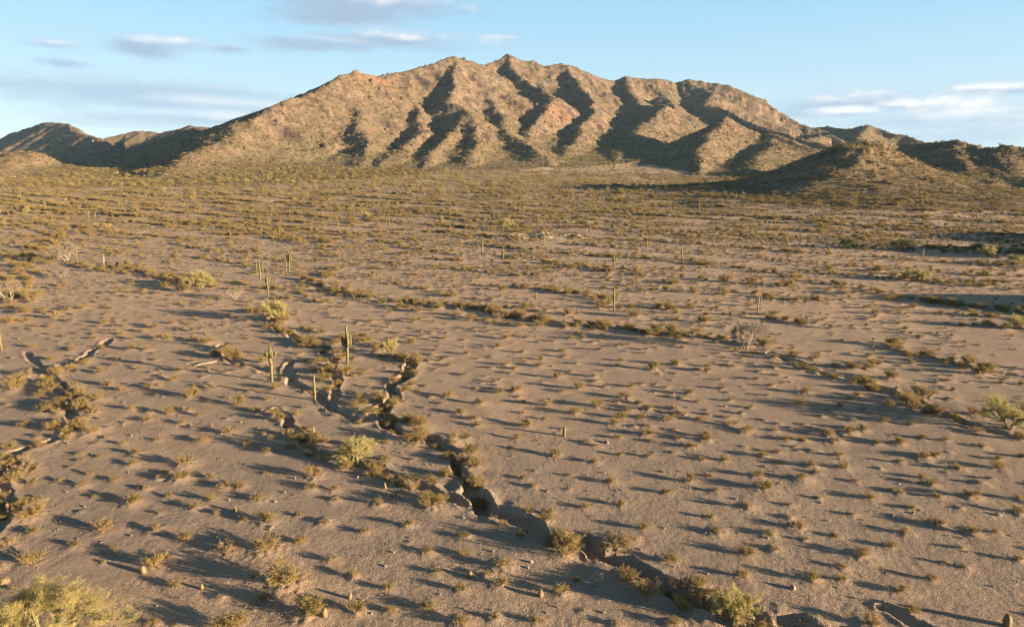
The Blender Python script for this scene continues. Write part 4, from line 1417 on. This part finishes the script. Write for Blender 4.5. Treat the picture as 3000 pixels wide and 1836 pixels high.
for nm, u, v, mt, lab, s in (('plastic_scrap', 2472, 690, 'white', 'tiny white scrap lying on the far plain left of the forked saguaro', .8), ('plastic_scrap', 805, 800, 'white', 'small white scrap right of the left saguaro trio', .7),
                             ('plastic_barrel', 618, 778, 'blue', 'tiny dark blue barrel left of the saguaro trio', .8)):
    x, y = (q[0] for q in hit([u], [v]))
    mb = MB()
    if mt == 'blue':
        mb.tube([(0, 0, t) for t in (-.05, 0, .3, .33, .36, .6, .63, .66, .9, .95)], [.27, .29, .29, .31, .29, .29, .31, .29, .29, .2], 14, cap=True)
    else:
        rg = np.random.RandomState(int(u))
        V = [(i * .25 - .5, j * .25 - .4, .12 + rg.uniform(0, .3)) for j in range(4) for i in range(5)]
        F = [(j * 5 + i, j * 5 + i + 1, (j + 1) * 5 + i + 1, (j + 1) * 5 + i) for j in range(3) for i in range(4)]
        mb.add(V, F)
        mb.add([(a, b, c - .05) for a, b, c in V], [q[::-1] for q in F])
    o = bpy.data.objects.new(nm, mb.mesh(nm, [MAT[mt]]))
    COL.objects.link(o)
    o.location = (x, y, ground_at(x, y))
    o.scale = (s, s, s)
    tag(o, lab, 'barrel' if mt == 'blue' else 'scrap')

# ------------------------------------------------------------------ creosote bushes: the 300 largest singly, the rest as scrub
NV = 7
CP_ = [creosote_parts(700 + i, spread=[.85, 1.05, .9, 1.15, .75, 1.0, .9][i], nst=[24, 26, 20, 24, 22, 28, 24][i]) for i in range(NV)]
cb = [a.mesh('creosote_branches', [MAT['twig']]) for a, b in CP_]
cf = [b.mesh('creosote_foliage', [MAT['creosote'], MAT['twig']]) for a, b in CP_]
joined = []
for a, b in CP_:
    j = MB()
    j.add(a.v, a.f, 0)
    j.add(b.v, b.f, 1)
    joined.append(j.mesh('creosote_whole', [MAT['twig'], MAT['creosote']]))
for i in range(3):
    joined.append(tuft_parts(760 + i).mesh('bursage_tuft', [MAT['bursage']]))
cw = [width(m_)[0] for m_ in cf]
bu, bv = to_px(BX, BY, BZ)
infr = (bu > -20) & (bu < 3020) & (bv < 1870) & (bv > 560)
size = BW * FPX / np.hypot(BY, CAMZ) * infr * ~small
order = np.argsort(-size)
big = order[:300]
chosen = set(big.tolist())


def side(du, dv):
    if abs(du) > abs(dv) * 1.3:
        return 'right of' if du > 0 else 'left of'
    return 'in front of' if dv > 0 else 'behind'


NTH = ['nearest', 'second nearest', 'third nearest', 'fourth nearest', 'fifth nearest', 'sixth nearest', 'seventh nearest', 'eighth nearest', 'ninth nearest', 'tenth nearest',
       'eleventh nearest', 'twelfth nearest', 'thirteenth nearest', 'fourteenth nearest', 'fifteenth nearest', 'sixteenth nearest', 'seventeenth nearest', 'eighteenth nearest']
slots = {}
for b in big:
    dd = [math.hypot(bu[b] - u, (bv[b] - v) * 1.6) for u, v, p in LAND]
    k = int(np.argmin(dd))
    slots.setdefault((k, side(bu[b] - LAND[k][0], bv[b] - LAND[k][1])), []).append((dd[k], b))
lab = {}
for (k, sd), L in slots.items():
    L.sort()
    for i, (_, b) in enumerate(L):
        sz_ = 'large' if BW[b] > 2.2 else 'medium' if BW[b] > 1.45 else 'small'
        lab[b] = '%s creosote bush, %s bush %s the %s' % (sz_, NTH[min(i, 17)], sd, LAND[k][2])
for b in big:
    k = RG.randint(NV)
    s = BW[b] / cw[k]
    o = empty('creosote_bush', (BX[b], BY[b], BZ[b]), RG.uniform(0, 6.28), (s, s, s * RG.uniform(.48, .78)))
    part('branches', cb[k], o)
    part('foliage', cf[k], o)
    tag(o, lab[b], 'bush', 'creosote bushes on the plain')
rest = np.array([i for i in range(len(BX)) if i not in chosen])
ri = np.where(small[rest], NV + RG.randint(0, 3, len(rest)), RG.randint(0, NV, len(rest)))
rs = BW[rest] / np.where(small[rest], 1.25, np.array(cw + [1.25] * 3)[ri])
stuff('desert_scrub', 'countless small brown shrubs scattered over the desert plain', 'scrub', np.stack([BX, BY, BZ], 1)[rest], rs, RG.uniform(0, 6.28, len(rest)), ri, joined, RG.uniform(.5, .85, len(rest)))

# ------------------------------------------------------------------ palo verdes of the upper plain and the mountain foot
cell = 8.5
tx, ty = np.meshgrid(np.arange(-1150, 1100, cell), np.arange(380, 1500, cell))
tx = (tx + RG.uniform(-.5, .5, tx.shape) * cell).ravel()
ty = (ty + RG.uniform(-.5, .5, ty.shape) * cell).ravel()
ins = np.abs(tx) < ty * .86 + 20
tx, ty = tx[ins], ty[ins]
tz, tm, tw_, _ = land(tx, ty)
pn = fbm((tx + .3 * ty) / 70, (ty - .15 * tx) / 26, 3, 401)
p = 0.04 + 0.36 * sstep(470, 800, ty) + 0.26 * pn
p *= np.where(tm > 55, sstep(200, 55, tm) * .55, 1.0)
p += np.where((tm > 4) & (tw_ == NH), -.1, 0)
kp = RG.uniform(size=tx.shape) < p
tx, ty, tz = tx[kp], ty[kp], tz[kp]
tw = RG.uniform(1.8, 4.3, tx.shape)
tu, tv = to_px(tx, ty, tz)
tin = (tu > 0) & (tu < 3000) & (tv < 800)
o2 = np.argsort(-(tw / ty) * tin)
ind = o2[:240]
FV = [tree_parts(600 + i, 3, 5, .8, 700, tl=(.06, .12), tw=(.012, .026)) for i in range(4)]
fv_tr = [a.mesh('far_palo_verde_trunk', [MAT['verde_bark']]) for a, b in FV]
fv_cr = [b.mesh('far_palo_verde_crown', [MAT['verde_far']]) for a, b in FV]
BELT = [(575, 'near the mountain foot'), (600, 'on the upper plain'), (9999, 'on the middle plain')]
for b in ind:
    k = RG.randint(4)
    sec = next(q for lim, q in PEAKS if tu[b] < lim)
    be = next(q for lim, q in BELT if tv[b] < lim)
    tree('palo_verde_tree', tu[b], tv[b], tw[b] * FPX / math.hypot(ty[b], CAMZ), tw[b] * RG.uniform(.6, .95) * FPX / math.hypot(ty[b], CAMZ), fv_tr[k], fv_cr[k],
         'one of the small palo verdes %s below %s' % (be, sec), group='palo verdes %s below %s' % (be, sec), rz=RG.uniform(0, 6), xyz=(tx[b], ty[b], tz[b] - .1))
ist = set(ind.tolist())
r2 = np.array([i for i in range(len(tx)) if i not in ist])
fj = []
for a, b in FV:
    j = MB()
    j.add(a.v, a.f, 0)
    j.add(b.v, b.f, 1)
    fj.append(j.mesh('far_palo_verde', [MAT['verde_bark'], MAT['verde_far']]))
stuff('palo_verde_woodland', 'scattered yellow-green woodland covering the mountain foot', 'woodland', np.stack([tx, ty, tz - .1], 1)[r2], tw[r2], RG.uniform(0, 6.28, len(r2)), RG.randint(0, 4, len(r2)), fj, RG.uniform(.6, .95, len(r2)))

# ------------------------------------------------------------------ shrubs and boulders on the mountain
n = 170000
mx_, my_ = RG.uniform(-1500, 1250, n), RG.uniform(480, 2350, n)
ins = np.abs(mx_) < my_ * .84
mx_, my_ = mx_[ins], my_[ins]
mz, mm, mw, _ = land(mx_, my_)
pn = fbm(mx_ / 60, my_ / 60, 3, 421)
kp = (mm > 2.5) & (RG.uniform(size=mx_.shape) < .5 + .9 * pn)
hs = [creosote_parts(800 + i, spread=1.0, nst=9, leaf=9, fine=2.6) for i in range(2)]
hm = []
for a, b in hs:
    j = MB()
    j.add(a.v, a.f, 0)
    j.add(b.v, b.f, 1)
    hm.append(j.mesh('hillside_shrub', [MAT['twig'], MAT['hill_shrub']]))
hm.append(tuft_parts(820).mesh('hillside_tuft', [MAT['hill_shrub']]))
k = int(kp.sum())
stuff('mountain_scrub', 'low olive shrubs dotting the mountain slopes', 'scrub', np.stack([mx_[kp], my_[kp], mz[kp] - .1], 1), RG.gamma(4, .3, k) + .6, RG.uniform(0, 6.28, k), RG.choice([0, 1, 1, 0, 2], k), hm)
R_, T_, X_, Y_, Z_, mh_, wq_, sl_ = GRID
cand = np.argwhere((mh_ > 6) & (sl_ > .62) & (np.abs(T_) < .68))
cand = cand[RG.choice(len(cand), 4200, replace=False)]
ci, cj = cand[:, 0], cand[:, 1]
bp = np.stack([X_[ci, cj], Y_[ci, cj], Z_[ci, cj]], 1)
bp[:, :2] += RG.normal(size=(len(bp), 2)) * 1.5
near_h = np.isin(wq_[ci, cj], [NH, RH])
cl = []
for (hill, k_, P_r, _r) in RIDGES:
    for a, b in zip(P_r[:-1], P_r[1:]):
        L = math.hypot(*(b[:2] - a[:2]))
        for t in np.arange(0, L, 9.0):
            q = a + (b - a) * t / L
            if gnoise(q[0] / 37, q[1] / 37, 431) > .12 and q[1] > 420:
                for _ in range(RG.randint(6, 16)):
                    cl.append((q[0] + RG.normal() * 9, q[1] + RG.normal() * 9, 1 if hill in (NH, RH) else 0))
cl = np.array(cl)
cz, cm, _w, _s = land(cl[:, 0], cl[:, 1])
ok = cm > 8
bp = np.concatenate([bp, np.stack([cl[ok, 0], cl[ok, 1], cz[ok] - .2], 1)])
near_h = np.concatenate([near_h, cl[ok, 2] > 0])
stuff('boulders', 'weathered brown boulders and crags on the mountain slopes', 'boulders', bp, (RG.gamma(2.0, .42, len(bp)) + .4) * np.where(near_h, .62, .95), RG.uniform(0, 6.28, len(bp)), RG.randint(0, 5, len(bp)), drocks, RG.uniform(.7, 1.4, len(bp)))

# loose stones on the flats and along the gullies
sx, sy = RG.uniform(-120, 120, 16000), RG.uniform(44, 150, 16000)
ok = np.abs(sx) < sy * .85
sx, sy = sx[ok], sy[ok]
sz_, _m, _w, ssand = land(sx, sy)
ok = RG.uniform(size=sx.shape) < .18 + .6 * ssand + .35 * np.clip(fbm(sx / 12, sy / 12, 2, 441), 0, 1)
sx, sy, sz_ = sx[ok], sy[ok], sz_[ok]
sz_ = sz_ + mounds_at(sx, sy) * .9
stuff('stones', 'loose brown stones strewn over the gravel flats', 'stones', np.stack([sx, sy, sz_], 1), RG.gamma(2.0, .035, len(sx)) + .04, RG.uniform(0, 6.28, len(sx)), RG.randint(0, 5, len(sx)), rocks)
